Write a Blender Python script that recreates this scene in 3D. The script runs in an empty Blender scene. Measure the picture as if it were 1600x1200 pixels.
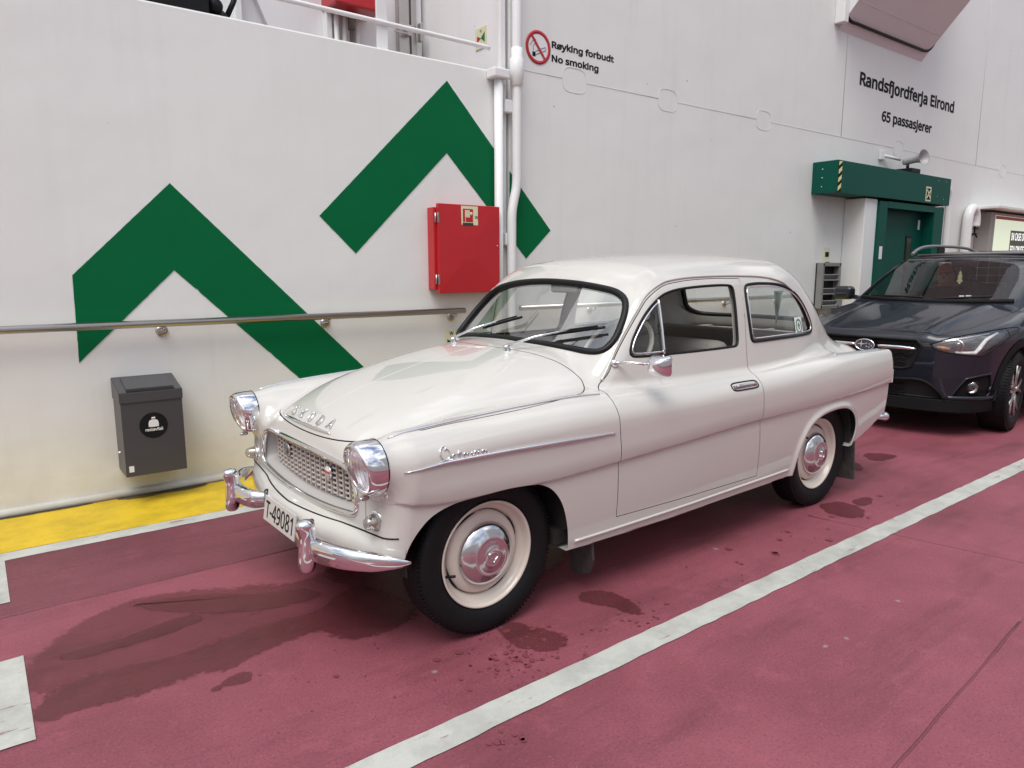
import bpy, bmesh, math, random
import numpy as np
from mathutils import Vector, Matrix, Euler
R = math.radians
rng = random.Random(7)
scene = bpy.context.scene
COL = scene.collection

# ------------------------------------------------------------------ camera
cam_d = bpy.data.cameras.new("camera")
cam_d.sensor_width = 36.0
cam_d.lens = 1111.415 / 1600 * 36.0
cam_d.clip_start = 0.05
cam_d.clip_end = 6000
cam = bpy.data.objects.new("camera", cam_d)
COL.objects.link(cam)
YAW, PITCH, ROLL = 0.6699 - 0.02085, 0.1599, 0.0013
fwd = Vector((math.sin(YAW) * math.cos(PITCH), math.cos(YAW) * math.cos(PITCH), -math.sin(PITCH)))
rgt = Vector((math.cos(YAW), -math.sin(YAW), 0))
dwn = fwd.cross(rgt)
r2 = rgt * math.cos(ROLL) + dwn * math.sin(ROLL)
d2 = -rgt * math.sin(ROLL) + dwn * math.cos(ROLL)
m = Matrix((r2, -d2, -fwd)).transposed().to_4x4()
m.translation = (-1.45981, -2.75706, 1.37736)
cam.matrix_world = m
scene.camera = cam

# ------------------------------------------------------------------ light
scene.view_settings.view_transform = 'Standard'
scene.view_settings.look = 'None'
scene.view_settings.exposure = 0.62
scene.view_settings.gamma = 1.0
SUN_EL, SUN_AZ = R(60), R(215)          # azimuth measured from +x towards +y
world = bpy.data.worlds.new("World")
scene.world = world
world.use_nodes = True
nt = world.node_tree
nt.nodes.clear()
wo = nt.nodes.new('ShaderNodeOutputWorld')
bg = nt.nodes.new('ShaderNodeBackground')
sky = nt.nodes.new('ShaderNodeTexSky')
sky.sky_type = 'NISHITA'
sky.sun_disc = False
sky.sun_elevation = SUN_EL
sky.sun_rotation = R(90) - SUN_AZ
sky.dust_density = 2.0
tc = nt.nodes.new('ShaderNodeTexCoord')
mp = nt.nodes.new('ShaderNodeMapping')
mp.inputs['Scale'].default_value = (1.0, 1.0, 2.2)
nz = nt.nodes.new('ShaderNodeTexNoise')
nz.inputs['Scale'].default_value = 2.3
nz.inputs['Detail'].default_value = 7
nz.inputs['Roughness'].default_value = 0.55
rp = nt.nodes.new('ShaderNodeValToRGB')
rp.color_ramp.elements[0].position = 0.36
rp.color_ramp.elements[0].color = (0, 0, 0, 1)
rp.color_ramp.elements[1].position = 0.60
rp.color_ramp.elements[1].color = (1, 1, 1, 1)
mx = nt.nodes.new('ShaderNodeMix')
mx.data_type = 'RGBA'
cl = nt.nodes.new('ShaderNodeValToRGB')      # cloud brightness: pale tops, greyer undersides
cl.color_ramp.elements[0].position = 0.40
cl.color_ramp.elements[0].color = (6.7, 6.9, 7.2, 1)
cl.color_ramp.elements[1].position = 0.72
cl.color_ramp.elements[1].color = (12.4, 12.5, 12.3, 1)
L = nt.links.new
L(tc.outputs['Generated'], mp.inputs['Vector'])
L(mp.outputs['Vector'], nz.inputs['Vector'])
L(nz.outputs['Fac'], rp.inputs['Fac'])
L(nz.outputs['Fac'], cl.inputs['Fac'])
L(rp.outputs['Color'], mx.inputs['Factor'])
L(sky.outputs['Color'], mx.inputs['A'])
L(cl.outputs['Color'], mx.inputs['B'])
sxyz = nt.nodes.new('ShaderNodeSeparateXYZ')          # overcast luminance: zenith about three times the horizon
L(tc.outputs['Generated'], sxyz.inputs[0])
zr = nt.nodes.new('ShaderNodeMapRange')
zr.inputs['From Min'].default_value = 0.0; zr.inputs['From Max'].default_value = 1.0
zr.inputs['To Min'].default_value = 0.36; zr.inputs['To Max'].default_value = 1.72
L(sxyz.outputs['Z'], zr.inputs['Value'])
vm = nt.nodes.new('ShaderNodeVectorMath'); vm.operation = 'SCALE'
L(mx.outputs['Result'], vm.inputs[0]); L(zr.outputs[0], vm.inputs['Scale'])
L(vm.outputs['Vector'], bg.inputs['Color'])
bg.inputs['Strength'].default_value = 0.082
L(bg.outputs['Background'], wo.inputs['Surface'])

sun_d = bpy.data.lights.new("sun", 'SUN')
sun_d.energy = 1.5
sun_d.angle = R(34)
sun_d.color = (1.0, 0.965, 0.92)
sun = bpy.data.objects.new("sun", sun_d)
COL.objects.link(sun)
sdir = Vector((math.cos(SUN_AZ) * math.cos(SUN_EL), math.sin(SUN_AZ) * math.cos(SUN_EL), math.sin(SUN_EL)))
sun.rotation_euler = sdir.to_track_quat('Z', 'Y').to_euler()
scene.cycles.use_denoising = True
scene.cycles.max_bounces = 10
scene.cycles.transparent_max_bounces = 24
scene.cycles.glossy_bounces = 5
scene.cycles.sample_clamp_indirect = 6.0

# ------------------------------------------------------------------ helpers
def tag(o, label=None, cat=None, group=None, kind=None):
    if label: o['label'] = label
    if cat: o['category'] = cat
    if group: o['group'] = group
    if kind: o['kind'] = kind
    return o

def thing(name, label, cat, loc=(0, 0, 0), rz=0.0, group=None):
    o = bpy.data.objects.new(name, None)
    o.empty_display_size = 0.2
    COL.objects.link(o)
    o.location = loc
    o.rotation_euler = (0, 0, rz)
    return tag(o, label, cat, group)

def link_mesh(name, me, parent=None, mat=None):
    o = bpy.data.objects.new(name, me)
    COL.objects.link(o)
    if parent: o.parent = parent
    if mat:
        me.materials.append(mat)
    return o

def mesh_np(name, V, T, mat=None, parent=None, normals=None, smooth=True):
    """V (n,3) verts, T (m,k) faces (k = 3 or 4)"""
    V = np.asarray(V, np.float32); T = np.asarray(T, np.int32)
    me = bpy.data.meshes.new(name)
    k = T.shape[1]
    me.vertices.add(len(V)); me.vertices.foreach_set('co', V.ravel())
    me.loops.add(T.size); me.loops.foreach_set('vertex_index', T.ravel())
    me.polygons.add(len(T))
    me.polygons.foreach_set('loop_start', np.arange(0, T.size, k, dtype=np.int32))
    me.polygons.foreach_set('loop_total', np.full(len(T), k, np.int32))
    me.polygons.foreach_set('use_smooth', np.full(len(T), smooth))
    me.update(calc_edges=True)
    if normals is not None:
        me.normals_split_custom_set_from_vertices(np.asarray(normals, np.float32).tolist())
    return link_mesh(name, me, parent, mat)

class MB:
    """collects shapes into ONE mesh"""
    def __init__(self):
        self.bm = bmesh.new()
    def face(self, pts, smooth=False):
        f = self.bm.faces.new([self.bm.verts.new(p) for p in pts])
        f.smooth = smooth
        return self
    def box(self, c, s, bev=0.0, seg=2, rot=None):
        r = bmesh.ops.create_cube(self.bm, size=1.0)
        vs = r['verts']
        bmesh.ops.scale(self.bm, vec=s, verts=vs)
        if bev > 0:
            es = list({e for v in vs for e in v.link_edges})
            b = bmesh.ops.bevel(self.bm, geom=es, offset=bev, segments=seg, profile=0.5, affect='EDGES', clamp_overlap=True)
            vs = list({v for v in b['verts']} | {v for v in vs if v.is_valid})
        if rot is not None:
            bmesh.ops.rotate(self.bm, cent=(0, 0, 0), matrix=rot, verts=vs)
        bmesh.ops.translate(self.bm, vec=c, verts=vs)
        return self
    def tube(self, path, r, n=10, closed=False, caps=True, flat=1.0, up=None):
        P = [Vector(p) for p in path]
        m = len(P)
        rs = r if hasattr(r, '__len__') else [r] * m
        tang = []
        for i in range(m):
            a = P[(i - 1) % m] if (closed or i > 0) else P[i]
            b = P[(i + 1) % m] if (closed or i < m - 1) else P[i]
            t = (b - a)
            tang.append(t.normalized() if t.length > 1e-9 else Vector((0, 0, 1)))
        ref = Vector(up) if up else (Vector((0, 0, 1)) if abs(tang[0].z) < .9 else Vector((1, 0, 0)))
        nrm = (ref - tang[0] * ref.dot(tang[0])).normalized()
        rings = []
        for i in range(m):
            t = tang[i]
            if up:
                q = ref - t * ref.dot(t)
                nrm = q.normalized() if q.length > 1e-6 else nrm
            else:
                nrm = (nrm - t * nrm.dot(t)).normalized()
            b = t.cross(nrm)
            rings.append([self.bm.verts.new(P[i] + nrm * (math.cos(2 * math.pi * k / n) * rs[i] * flat) + b * (math.sin(2 * math.pi * k / n) * rs[i])) for k in range(n)])
        for i in range(m if closed else m - 1):
            A, B = rings[i], rings[(i + 1) % m]
            off = 0
            if closed and i == m - 1:      # re-align the closing ring
                off = min(range(n), key=lambda s: sum((A[k].co - B[(k + s) % n].co).length_squared for k in range(n)))
            for k in range(n):
                f = self.bm.faces.new((A[k], A[(k + 1) % n], B[(k + 1 + off) % n], B[(k + off) % n]))
                f.smooth = True
        if caps and not closed:
            self.bm.faces.new(rings[0][::-1]); self.bm.faces.new(rings[-1])
        return self
    def lathe(self, prof, c=(0, 0, 0), axis='y', n=48, closed=False, smooth=True, shear=None):
        """prof: [(radius, offset along axis)]"""
        rings = []
        c = Vector(c)
        for (r, a) in prof:
            ring = []
            for k in range(n):
                t = 2 * math.pi * k / n
                u, v = r * math.cos(t), r * math.sin(t)
                p = {'y': Vector((u, a, v)), 'x': Vector((a, u, v)), 'z': Vector((u, v, a))}[axis]
                if shear: p = shear(p)
                ring.append(self.bm.verts.new(p + c))
            rings.append(ring)
        m = len(rings)
        for i in range(m if closed else m - 1):
            A, B = rings[i], rings[(i + 1) % m]
            for k in range(n):
                f = self.bm.faces.new((A[k], A[(k + 1) % n], B[(k + 1) % n], B[k]))
                f.smooth = smooth
        for ring in ((rings[0], rings[-1]) if not closed else ()):
            rr = (ring[0].co - ring[n // 2].co).length
            if rr < 0.004:
                bmesh.ops.pointmerge(self.bm, verts=ring, merge_co=sum((v.co for v in ring), Vector()) / n)
        return self
    def prism(self, poly, place, d0, d1, bev=0.0):
        """2-D polygon extruded between depths d0..d1; place(u, v, d) -> 3-D point"""
        a = [self.bm.verts.new(place(u, v, d0)) for u, v in poly]
        b = [self.bm.verts.new(place(u, v, d1)) for u, v in poly]
        n = len(poly)
        fs = [self.bm.faces.new(a[::-1]), self.bm.faces.new(b)]
        for i in range(n):
            fs.append(self.bm.faces.new((a[i], a[(i + 1) % n], b[(i + 1) % n], b[i])))
        if bev > 0:
            es = [e for e in fs[1].edges]
            bmesh.ops.bevel(self.bm, geom=es, offset=bev, segments=2, profile=0.5, affect='EDGES', clamp_overlap=True)
        return self
    def sphere(self, c, s, seg=20, rings=12):
        r = bmesh.ops.create_uvsphere(self.bm, u_segments=seg, v_segments=rings, radius=1.0)
        bmesh.ops.scale(self.bm, vec=s, verts=r['verts'])
        bmesh.ops.translate(self.bm, vec=c, verts=r['verts'])
        for v in r['verts']:
            for f in v.link_faces: f.smooth = True
        return self
    def build(self, name, mat, parent=None, loc=None):
        bmesh.ops.recalc_face_normals(self.bm, faces=self.bm.faces[:])
        me = bpy.data.meshes.new(name)
        self.bm.to_mesh(me); self.bm.free()
        o = link_mesh(name, me, parent, mat)
        if loc: o.location = loc
        return o

def copy_tree(o, parent=None, mirror=False):
    c = o.copy(); COL.objects.link(c); c.parent = parent
    for ch in list(o.children): copy_tree(ch, c)
    return c

FONT = None
try:                                         # Blender's own bundled sans-serif; its built-in face otherwise
    import os
    for root in ('LOCAL', 'SYSTEM'):
        fp = os.path.join(bpy.utils.resource_path(root), 'datafiles', 'fonts', 'NotoSansHebrew-Regular.woff2')
        if os.path.exists(fp):
            FONT = bpy.data.fonts.load(fp); break
except Exception:
    FONT = None
def text_obj(name, s, mat, org, right, up, width=None, height=None, depth=0.002, bold=0.0, parent=None, align='L', shear=0.0, sq=None):
    """lettering; width is the full width of the run, height the size of the bounding box"""
    cu = bpy.data.curves.new(name + '_c', 'FONT')
    cu.body = s; cu.size = 1.0; cu.extrude = 0.0; cu.bevel_depth = bold * .8; cu.bevel_resolution = 0; cu.shear = shear
    cu.resolution_u = 4
    if FONT: cu.font = FONT
    t = bpy.data.objects.new(name + '_t', cu); COL.objects.link(t)
    dg = bpy.context.evaluated_depsgraph_get()
    me = bpy.data.meshes.new_from_object(t.evaluated_get(dg))
    bpy.data.objects.remove(t); bpy.data.curves.remove(cu)
    n = len(me.vertices)
    co = np.empty(n * 3, np.float32); me.vertices.foreach_get('co', co); co = co.reshape(-1, 3)
    lo, hi = co.min(0), co.max(0)
    sx = width / (hi[0] - lo[0]) if width else None
    sy = height / (hi[1] - lo[1]) if height else None
    sx = sx or sy; sy = sy or sx
    u = (co[:, 0] - lo[0]) * sx; v = (co[:, 1] - (lo[1] if height else 0)) * sy
    if align == 'C': u = u - u.max() / 2
    right = np.array(Vector(right).normalized()); up = np.array(Vector(up).normalized()); nn = np.cross(right, up)
    flat = hi[2] - lo[2] < 1e-6
    w = np.zeros(n) + depth if flat else (co[:, 2] - lo[2]) / (hi[2] - lo[2]) * depth
    P = np.array(org)[None] + u[:, None] * right + v[:, None] * up + w[:, None] * nn
    me.vertices.foreach_set('co', P.astype(np.float32).ravel())
    me.polygons.foreach_set('use_smooth', np.zeros(len(me.polygons), bool))
    me.update()
    me.materials.clear()
    return link_mesh(name, me, parent, mat)

# ------------------------------------------------------------------ materials
def mat(name, col, rough=0.5, metal=0.0, coat=0.0, coat_rough=0.03, spec=0.5, trans=0.0, emit=None, estr=0.0, bump=0.0, bscale=40.0, var=0.0, vscale=3.0, ior=1.5):
    m = bpy.data.materials.new(name); m.use_nodes = True
    n = m.node_tree; b = n.nodes['Principled BSDF']
    b.inputs['Base Color'].default_value = (*col, 1)
    b.inputs['Roughness'].default_value = rough
    b.inputs['Metallic'].default_value = metal
    b.inputs['Coat Weight'].default_value = coat
    b.inputs['Coat Roughness'].default_value = coat_rough
    b.inputs['Coat IOR'].default_value = 1.6
    b.inputs['Specular IOR Level'].default_value = spec
    b.inputs['Transmission Weight'].default_value = trans
    b.inputs['IOR'].default_value = ior
    if emit:
        b.inputs['Emission Color'].default_value = (*emit, 1); b.inputs['Emission Strength'].default_value = estr
    t = n.nodes.new('ShaderNodeTexCoord')
    if var > 0:
        z = n.nodes.new('ShaderNodeTexNoise'); z.inputs['Scale'].default_value = vscale; z.inputs['Detail'].default_value = 6
        n.links.new(t.outputs['Object'], z.inputs['Vector'])
        x = n.nodes.new('ShaderNodeMix'); x.data_type = 'RGBA'
        x.inputs['A'].default_value = (*[c * (1 - var) for c in col], 1)
        x.inputs['B'].default_value = (*[min(1, c * (1 + var)) for c in col], 1)
        n.links.new(z.outputs['Fac'], x.inputs['Factor']); n.links.new(x.outputs['Result'], b.inputs['Base Color'])
    if bump > 0:
        z = n.nodes.new('ShaderNodeTexNoise'); z.inputs['Scale'].default_value = bscale; z.inputs['Detail'].default_value = 4
        n.links.new(t.outputs['Object'], z.inputs['Vector'])
        u = n.nodes.new('ShaderNodeBump'); u.inputs['Strength'].default_value = bump; u.inputs['Distance'].default_value = 0.01
        n.links.new(z.outputs['Fac'], u.inputs['Height']); n.links.new(u.outputs['Normal'], b.inputs['Normal'])
    return m

def glass_mat(name, tint, refl=0.0, ior=1.5):
    m = bpy.data.materials.new(name); m.use_nodes = True
    n = m.node_tree; n.nodes.clear()
    o = n.nodes.new('ShaderNodeOutputMaterial')
    t = n.nodes.new('ShaderNodeBsdfTransparent'); t.inputs['Color'].default_value = (*tint, 1)
    g = n.nodes.new('ShaderNodeBsdfGlossy'); g.inputs['Roughness'].default_value = 0.0
    f = n.nodes.new('ShaderNodeLayerWeight'); f.inputs['Blend'].default_value = .5
    q = n.nodes.new('ShaderNodeMath'); q.operation = 'POWER'; q.inputs[1].default_value = 4.2
    n.links.new(f.outputs['Facing'], q.inputs[0])
    a = n.nodes.new('ShaderNodeMath'); a.operation = 'MULTIPLY_ADD'
    a.inputs[1].default_value = .92; a.inputs[2].default_value = .12 + refl; a.use_clamp = True
    x = n.nodes.new('ShaderNodeMixShader')
    n.links.new(q.outputs[0], a.inputs[0]); n.links.new(a.outputs[0], x.inputs['Fac'])
    n.links.new(t.outputs[0], x.inputs[1]); n.links.new(g.outputs[0], x.inputs[2])
    n.links.new(x.outputs[0], o.inputs['Surface'])
    return m

def N(m, kind, **kw):
    nd = m.node_tree.nodes.new(kind)
    for k, v in kw.items(): setattr(nd, k, v)
    return nd

M = {}
M['cream'] = mat('cream_paint', (.522, .508, .476), .42, spec=.15, coat=1.0, coat_rough=.012, var=.025, vscale=1.7)
M['cream_wheel'] = mat('cream_wheel_paint', (.62, .56, .49), .35, coat=.4, coat_rough=.08, var=.05, vscale=8)
M['chrome'] = mat('chrome', (.78, .78, .80), .05, metal=1.0, bump=.02, bscale=14)
M['hubcap'] = mat('hubcap_chrome', (.66, .66, .68), .15, metal=1.0, bump=.03, bscale=30)
M['steel'] = mat('brushed_steel', (.50, .48, .46), .32, metal=1.0, var=.1, vscale=6)
M['rubber'] = mat('black_rubber', (.007, .007, .008), .45, spec=.25)
M['tyre'] = mat('tyre_rubber', (.0065, .0065, .0075), .62, spec=.22, bump=.25, bscale=90, var=.25, vscale=14)
M['flap'] = mat('mud_flap_rubber', (.055, .052, .05), .8, bump=.5, bscale=60, var=.5, vscale=25)
M['black'] = mat('matt_black', (.008, .008, .009), .7)
M['gap'] = mat('gap_black', (.004, .004, .004), .9)
M['glass'] = glass_mat('clear_glass', (.93, .955, .945))
M['screen'] = glass_mat('windscreen_glass', (.88, .91, .90), refl=.10)
M['lens'] = glass_mat('lamp_glass', (.93, .93, .94), refl=.04)
M['reflector'] = mat('reflector', (.92, .90, .90), .28, metal=1.0)
M['seat'] = mat('grey_upholstery', (.21, .195, .18), .85, bump=.15, bscale=200)
M['seat_dark'] = mat('dark_upholstery', (.10, .10, .105), .85, bump=.15, bscale=200)
M['lining'] = mat('headlining', (.55, .53, .50), .9)
M['ivory'] = mat('ivory_plastic', (.62, .58, .48), .3, coat=.5)
M['plate'] = mat('plate_white', (.50, .485, .47), .35, var=.06, vscale=30)
M['ink'] = mat('black_ink', (.010, .010, .011), .6, spec=.15)
M['red_paint'] = mat('red_paint', (.46, .010, .016), .36, coat=.25, coat_rough=.15, bump=.05, bscale=6)
M['green_paint'] = mat('green_paint', (.0, .122, .040), .6, spec=.12, bump=.05, bscale=5, var=.08, vscale=2)
M['door_green'] = mat('dark_green_paint', (.002, .070, .052), .45, spec=.15, bump=.04, bscale=8, var=.1, vscale=3)
M['white_paint'] = mat('white_enamel', (.74, .745, .75), .35, bump=.08, bscale=8, var=.04, vscale=5)
M['bin'] = mat('bin_grey', (.078, .076, .080), .42, metal=.3, bump=.02, bscale=120)
M['sticker'] = mat('sticker_white', (.75, .75, .75), .4)
M['photolum'] = mat('photoluminescent', (.68, .68, .47), .4, var=.05, vscale=30)
M['red_ink'] = mat('red_ink', (.45, .02, .03), .4)
M['green_ink'] = mat('green_ink', (.0, .16, .06), .4)
M['hazard_yellow'] = mat('hazard_yellow', (.75, .68, .30), .45)

# ---- implicit helpers -------------------------------------------------
def tab(*pts, step=0.002):
    """smooth 1-D table (PCHIP) sampled densely"""
    xs=np.array([a for a,b in pts],float); ys=np.array([b for a,b in pts],float)
    h=np.diff(xs); d=np.diff(ys)/h; m=np.zeros(len(xs))
    for i in range(1,len(xs)-1):
        if d[i-1]*d[i]>0:
            w1=2*h[i]+h[i-1]; w2=h[i]+2*h[i-1]; m[i]=(w1+w2)/(w1/d[i-1]+w2/d[i])
    m[0]=d[0]; m[-1]=d[-1]
    X=np.arange(xs[0],xs[-1]+step,step); X[-1]=xs[-1]
    k=np.clip(np.searchsorted(xs,X,side='right')-1,0,len(h)-1); t=(X-xs[k])/h[k]
    Y=(ys[k]*(1+2*t)*(1-t)**2+h[k]*m[k]*t*(1-t)**2+ys[k+1]*t*t*(3-2*t)+h[k]*m[k+1]*t*t*(t-1))
    X=X.astype(np.float32); Y=Y.astype(np.float32)
    return lambda x: np.interp(x,X,Y).astype(np.float32) if np.ndim(x) else float(np.interp(x,X,Y))
def rmax(a,b,r):
    return np.minimum(np.maximum(a,b),-r)+np.sqrt(np.maximum(a+r,0)**2+np.maximum(b+r,0)**2+1e-12)
def rmin(a,b,r): return -rmax(-a,-b,r)
def sstep(t): t=np.clip(t,0,1); return t*t*(3-2*t)
def smaxp(a,b,k):
    h=np.maximum(k-np.abs(a-b),0)/k
    return np.maximum(a,b)+h*h*k*.25
class Field2D:
    """signed distance (inside < 0) of a closed 2-D outline, sampled on a grid"""
    def __init__(self, poly, pad=.12, h=.004):
        poly=np.asarray(poly,float); lo=poly.min(0)-pad; hi=poly.max(0)+pad
        self.lo=lo; self.h=h; n=np.ceil((hi-lo)/h).astype(int)+1
        U,V=np.meshgrid(lo[0]+h*np.arange(n[0]),lo[1]+h*np.arange(n[1]),indexing='ij')
        self.g=sdf(np.c_[U.ravel(),V.ravel()],poly).reshape(n).astype(np.float32); self.n=n
    def __call__(self,x,z):
        x,z=np.broadcast_arrays(x,z)
        u=np.clip((x-self.lo[0])/self.h,0,self.n[0]-1.001); v=np.clip((z-self.lo[1])/self.h,0,self.n[1]-1.001)
        i=u.astype(int); j=v.astype(int); a=u-i; b=v-j; g=self.g
        return (g[i,j]*(1-a)*(1-b)+g[i+1,j]*a*(1-b)+g[i,j+1]*(1-a)*b+g[i+1,j+1]*a*b)
def sdf(P,poly):
    A=np.asarray(poly,float); B=np.roll(A,-1,0); out=np.empty(len(P))
    for s in range(0,len(P),20000):
        p=P[s:s+20000]; d=B-A; w=p[:,None]-A[None]
        t=np.clip((w*d).sum(2)/np.maximum((d*d).sum(1),1e-12),0,1)
        e=w-t[...,None]*d; dist=np.sqrt((e*e).sum(2).min(1))
        c=((A[None,:,1]>p[:,1,None])!=(B[None,:,1]>p[:,1,None]))
        xi=A[:,0]+(p[:,1,None]-A[:,1])/np.where(np.abs(d[:,1])<1e-12,1e-12,d[:,1])*d[:,0]
        ins=((c&(p[:,0,None]<xi)).sum(1)%2)==1
        out[s:s+20000]=np.where(ins,-dist,dist)
    return out
def loop(pts,n=8,closed=True):
    """Catmull-Rom smoothing of a polyline; a point given twice stays a sharp corner"""
    P=np.asarray(pts,float); m=len(P); out=[]
    for i in range(m if closed else m-1):
        p1,p2=P[i],P[(i+1)%m]
        if np.allclose(p1,p2): continue
        p0=P[(i-1)%m] if (closed or i>0) else p1
        p3=P[(i+2)%m] if (closed or i<m-2) else p2
        L=np.linalg.norm(p2-p1)
        t1=(p2-p0); t2=(p3-p1)
        if np.allclose(p0,p1): t1=p2-p1
        if np.allclose(p2,p3): t2=p2-p1
        t1=t1/max(np.linalg.norm(t1),1e-9)*L; t2=t2/max(np.linalg.norm(t2),1e-9)*L
        for k in range(n):
            t=k/n; out.append((2*t**3-3*t*t+1)*p1+(t**3-2*t*t+t)*t1+(-2*t**3+3*t*t)*p2+(t**3-t*t)*t2)
    if not closed: out.append(P[-1])
    return np.array(out)
FRONT_ARCH=loop([(-.40,.10),(-.40,.10),(-.385,.36),(-.365,.435),(-.325,.495),(-.27,.54),(-.18,.567),(-.06,.580),(.06,.583),(.17,.572),(.245,.540),(.30,.475),(.335,.38),(.352,.28),(.355,.10),(.355,.10)])
REAR_ARCH=loop([(1.985,.10),(1.985,.10),(2.0,.30),(2.03,.42),(2.10,.52),(2.20,.568),(2.34,.588),(2.50,.582),(2.60,.55),(2.665,.49),(2.685,.42),(2.66,.33),(2.62,.27),(2.60,.10),(2.60,.10)])
_ra=Field2D(REAR_ARCH)
def FLARE(x,z):
    d=_ra(x,z); return -.014*np.exp(-((d-.012)/.020)**2)
# ---- vintage saloon ---------------------------------------------------
Wm=tab((-.7,.70),(-.43,.725),(-.2,.745),(.2,.765),(.6,.783),(1.2,.795),(1.7,.795),(2.2,.787),(2.7,.76),(3.0,.735),(3.25,.71))
Zc=tab((-.7,.61),(-.42,.605),(-.33,.588),(-.2,.577),(.15,.575),(.61,.594),(1.6,.638),(2.4,.65),(3.3,.658))
Hf=tab((-.7,.79),(-.43,.806),(-.15,.84),(.15,.858),(.6,.874),(1.2,.874),(1.7,.878),(2.3,.886),(2.7,.880),(3.25,.868))
Vd=tab((-.7,.12),(-.43,.115),(-.2,.065),(.1,.022),(.4,.0),(.8,.0),(2.0,0.),(3.3,0.))
Hc=tab((-.7,.70),(-.45,.735),(-.425,.768),(-.37,.805),(-.3,.838),(-.15,.893),(0,.935),(.2,.982),(.4,1.017),(.6,1.045),(.8,1.06),(3.3,1.06))
Hw=tab((-.7,.34),(-.43,.405),(-.3,.47),(-.1,.55),(.2,.605),(.6,.635),(3.3,.64))
Dk=tab((-.7,.5),(2.2,.5),(2.5,.975),(2.7,.972),(2.9,.958),(3.05,.930),(3.15,.885),(3.22,.82),(3.3,.70))
Zb=tab((-.7,.33),(-.36,.37),(-.3,.25),(1.9,.268),(2.5,.29),(2.62,.315),(2.85,.365),(3.06,.43),(3.3,.52))
Rs=tab((-.7,.085),(-.3,.095),(.6,.10),(1.8,.090),(2.6,.036),(3.0,.024),(3.3,.020))
Wg=tab((.2,.56),(.6,.60),(.8,.634),(1.2,.662),(1.6,.668),(2.0,.654),(2.4,.598),(2.7,.53),(3.2,.42))
Rz=tab((.3,1.0),(.8,1.345),(.88,1.38),(.97,1.405),(1.1,1.428),(1.4,1.452),(1.8,1.463),(2.1,1.456),(2.3,1.44),(2.5,1.405),(2.7,1.35),(3.2,1.1))
def F_low(x,q,z):
    w=Wm(x); zc=Zc(x); hf=Hf(x)
    side=q-(w-.013*sstep((zc+.004-z)/.014)-.030*np.clip((zc-z)/.35,0,2)**2-FLARE(x,z)
            -.010*(np.clip(zc+.07-z,0,.07)/.07)**2-1.5*np.clip(z-.73,0,1)**2)
    # fender top, valley towards the bonnet, bonnet crown, boot lid
    vf=hf-Vd(x)*sstep((.60-q)/.17)
    t=q/Hw(x); hood=Hc(x)-(Hc(x)-hf+.012+Vd(x)*.55)*(.30*t*t+.70*t**4)
    hood=np.where(x<1.0,hood,0.3)
    boot=Dk(x)-.16*q*q-2.2*np.clip(q-.42,0,1)**2
    top=smaxp(vf,np.where(x<1.0,hood,boot),.03)
    rear_drop=.06*sstep((x-2.2)/.6)*sstep((.63-q)/.08)*(x>2.0)
    top=np.maximum(top-rear_drop,np.where(x>2.2,boot,0))
    ft=(z-top)*.93
    f=rmax(side,ft,Rs(x))
    # front panel
    xf=-.462+(z-.478)*.07+.030*(q/.61)**2+.9*np.clip(z-.70,0,1)**2+1.0*np.clip(q-.62,0,1)**2
    f=rmax(f,(xf-x)*.97,.06)
    # headlamp nacelle
    nac=np.maximum(np.sqrt((q-.613)**2+(z-.717)**2)-.0955,-.438-x)
    nac=rmax(np.sqrt((q-.613)**2+(z-.717)**2+1e-9)-.0955,-.440-x,.012)
    nac=np.maximum(nac,x-.12)
    f=np.where(x<.2,-smaxp(-f,-nac,.05),f)
    # apron under the grille
    wa=.705
    ex=(x-(-.33+.10*(q/.65)**2))/.208; ez=(z-.365)/.112
    ap=(np.sqrt(np.sqrt(ex**4+ez**4+1e-12))-1)*.10
    ap=rmax(ap,q-wa,.06); ap=np.maximum(ap,x-.0)
    f=np.where(x<0.05,rmin(f,ap,.010),f)
    # tail
    xr=3.258-.55*np.clip(q-.35,0,1)**2-.5*np.clip(.62-z,0,1)**2*1.2-.25*np.clip(z-.72,0,1)*(q<.6)
    f=rmax(f,(x-xr)*.97,.020)
    return np.maximum(f,Zb(x)-z)
def F_top(x,q,z):
    side=(q-(Wg(x)-.20*(z-1.0)-.35*np.clip(z-1.1,0,1)**2))*.97
    roof=(z-(Rz(x)-.13*q*q-.25*q**4))*.97
    f=rmax(side,roof,.085)
    ws=(.603+.385*q*q+(z-1.047)*.977-x)*.70
    f=rmax(f,ws,.05)
    rw=(x-(2.85-.42*q*q-(z-1.0)*1.08-.5*np.clip(z-1.15,0,1)**2))*.69
    f=rmax(f,rw,.10)
    return np.maximum(f,.6-z)
def F_car(x,y,z):
    q=np.abs(y)
    a=F_low(x,q,z); b=F_top(x,q,z)
    r=np.where(x<.95,.03,.025)+.05*sstep((x-2.0)/.5)
    return -rmax(-a,-b,r)
def grad(F,P,e=.002):
    g=np.empty_like(P)
    for i in range(3):
        d=np.zeros(3,P.dtype); d[i]=e
        a=P+d; b=P-d
        g[:,i]=(F(a[:,0],a[:,1],a[:,2])-F(b[:,0],b[:,1],b[:,2]))/(2*e)
    return g

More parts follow.
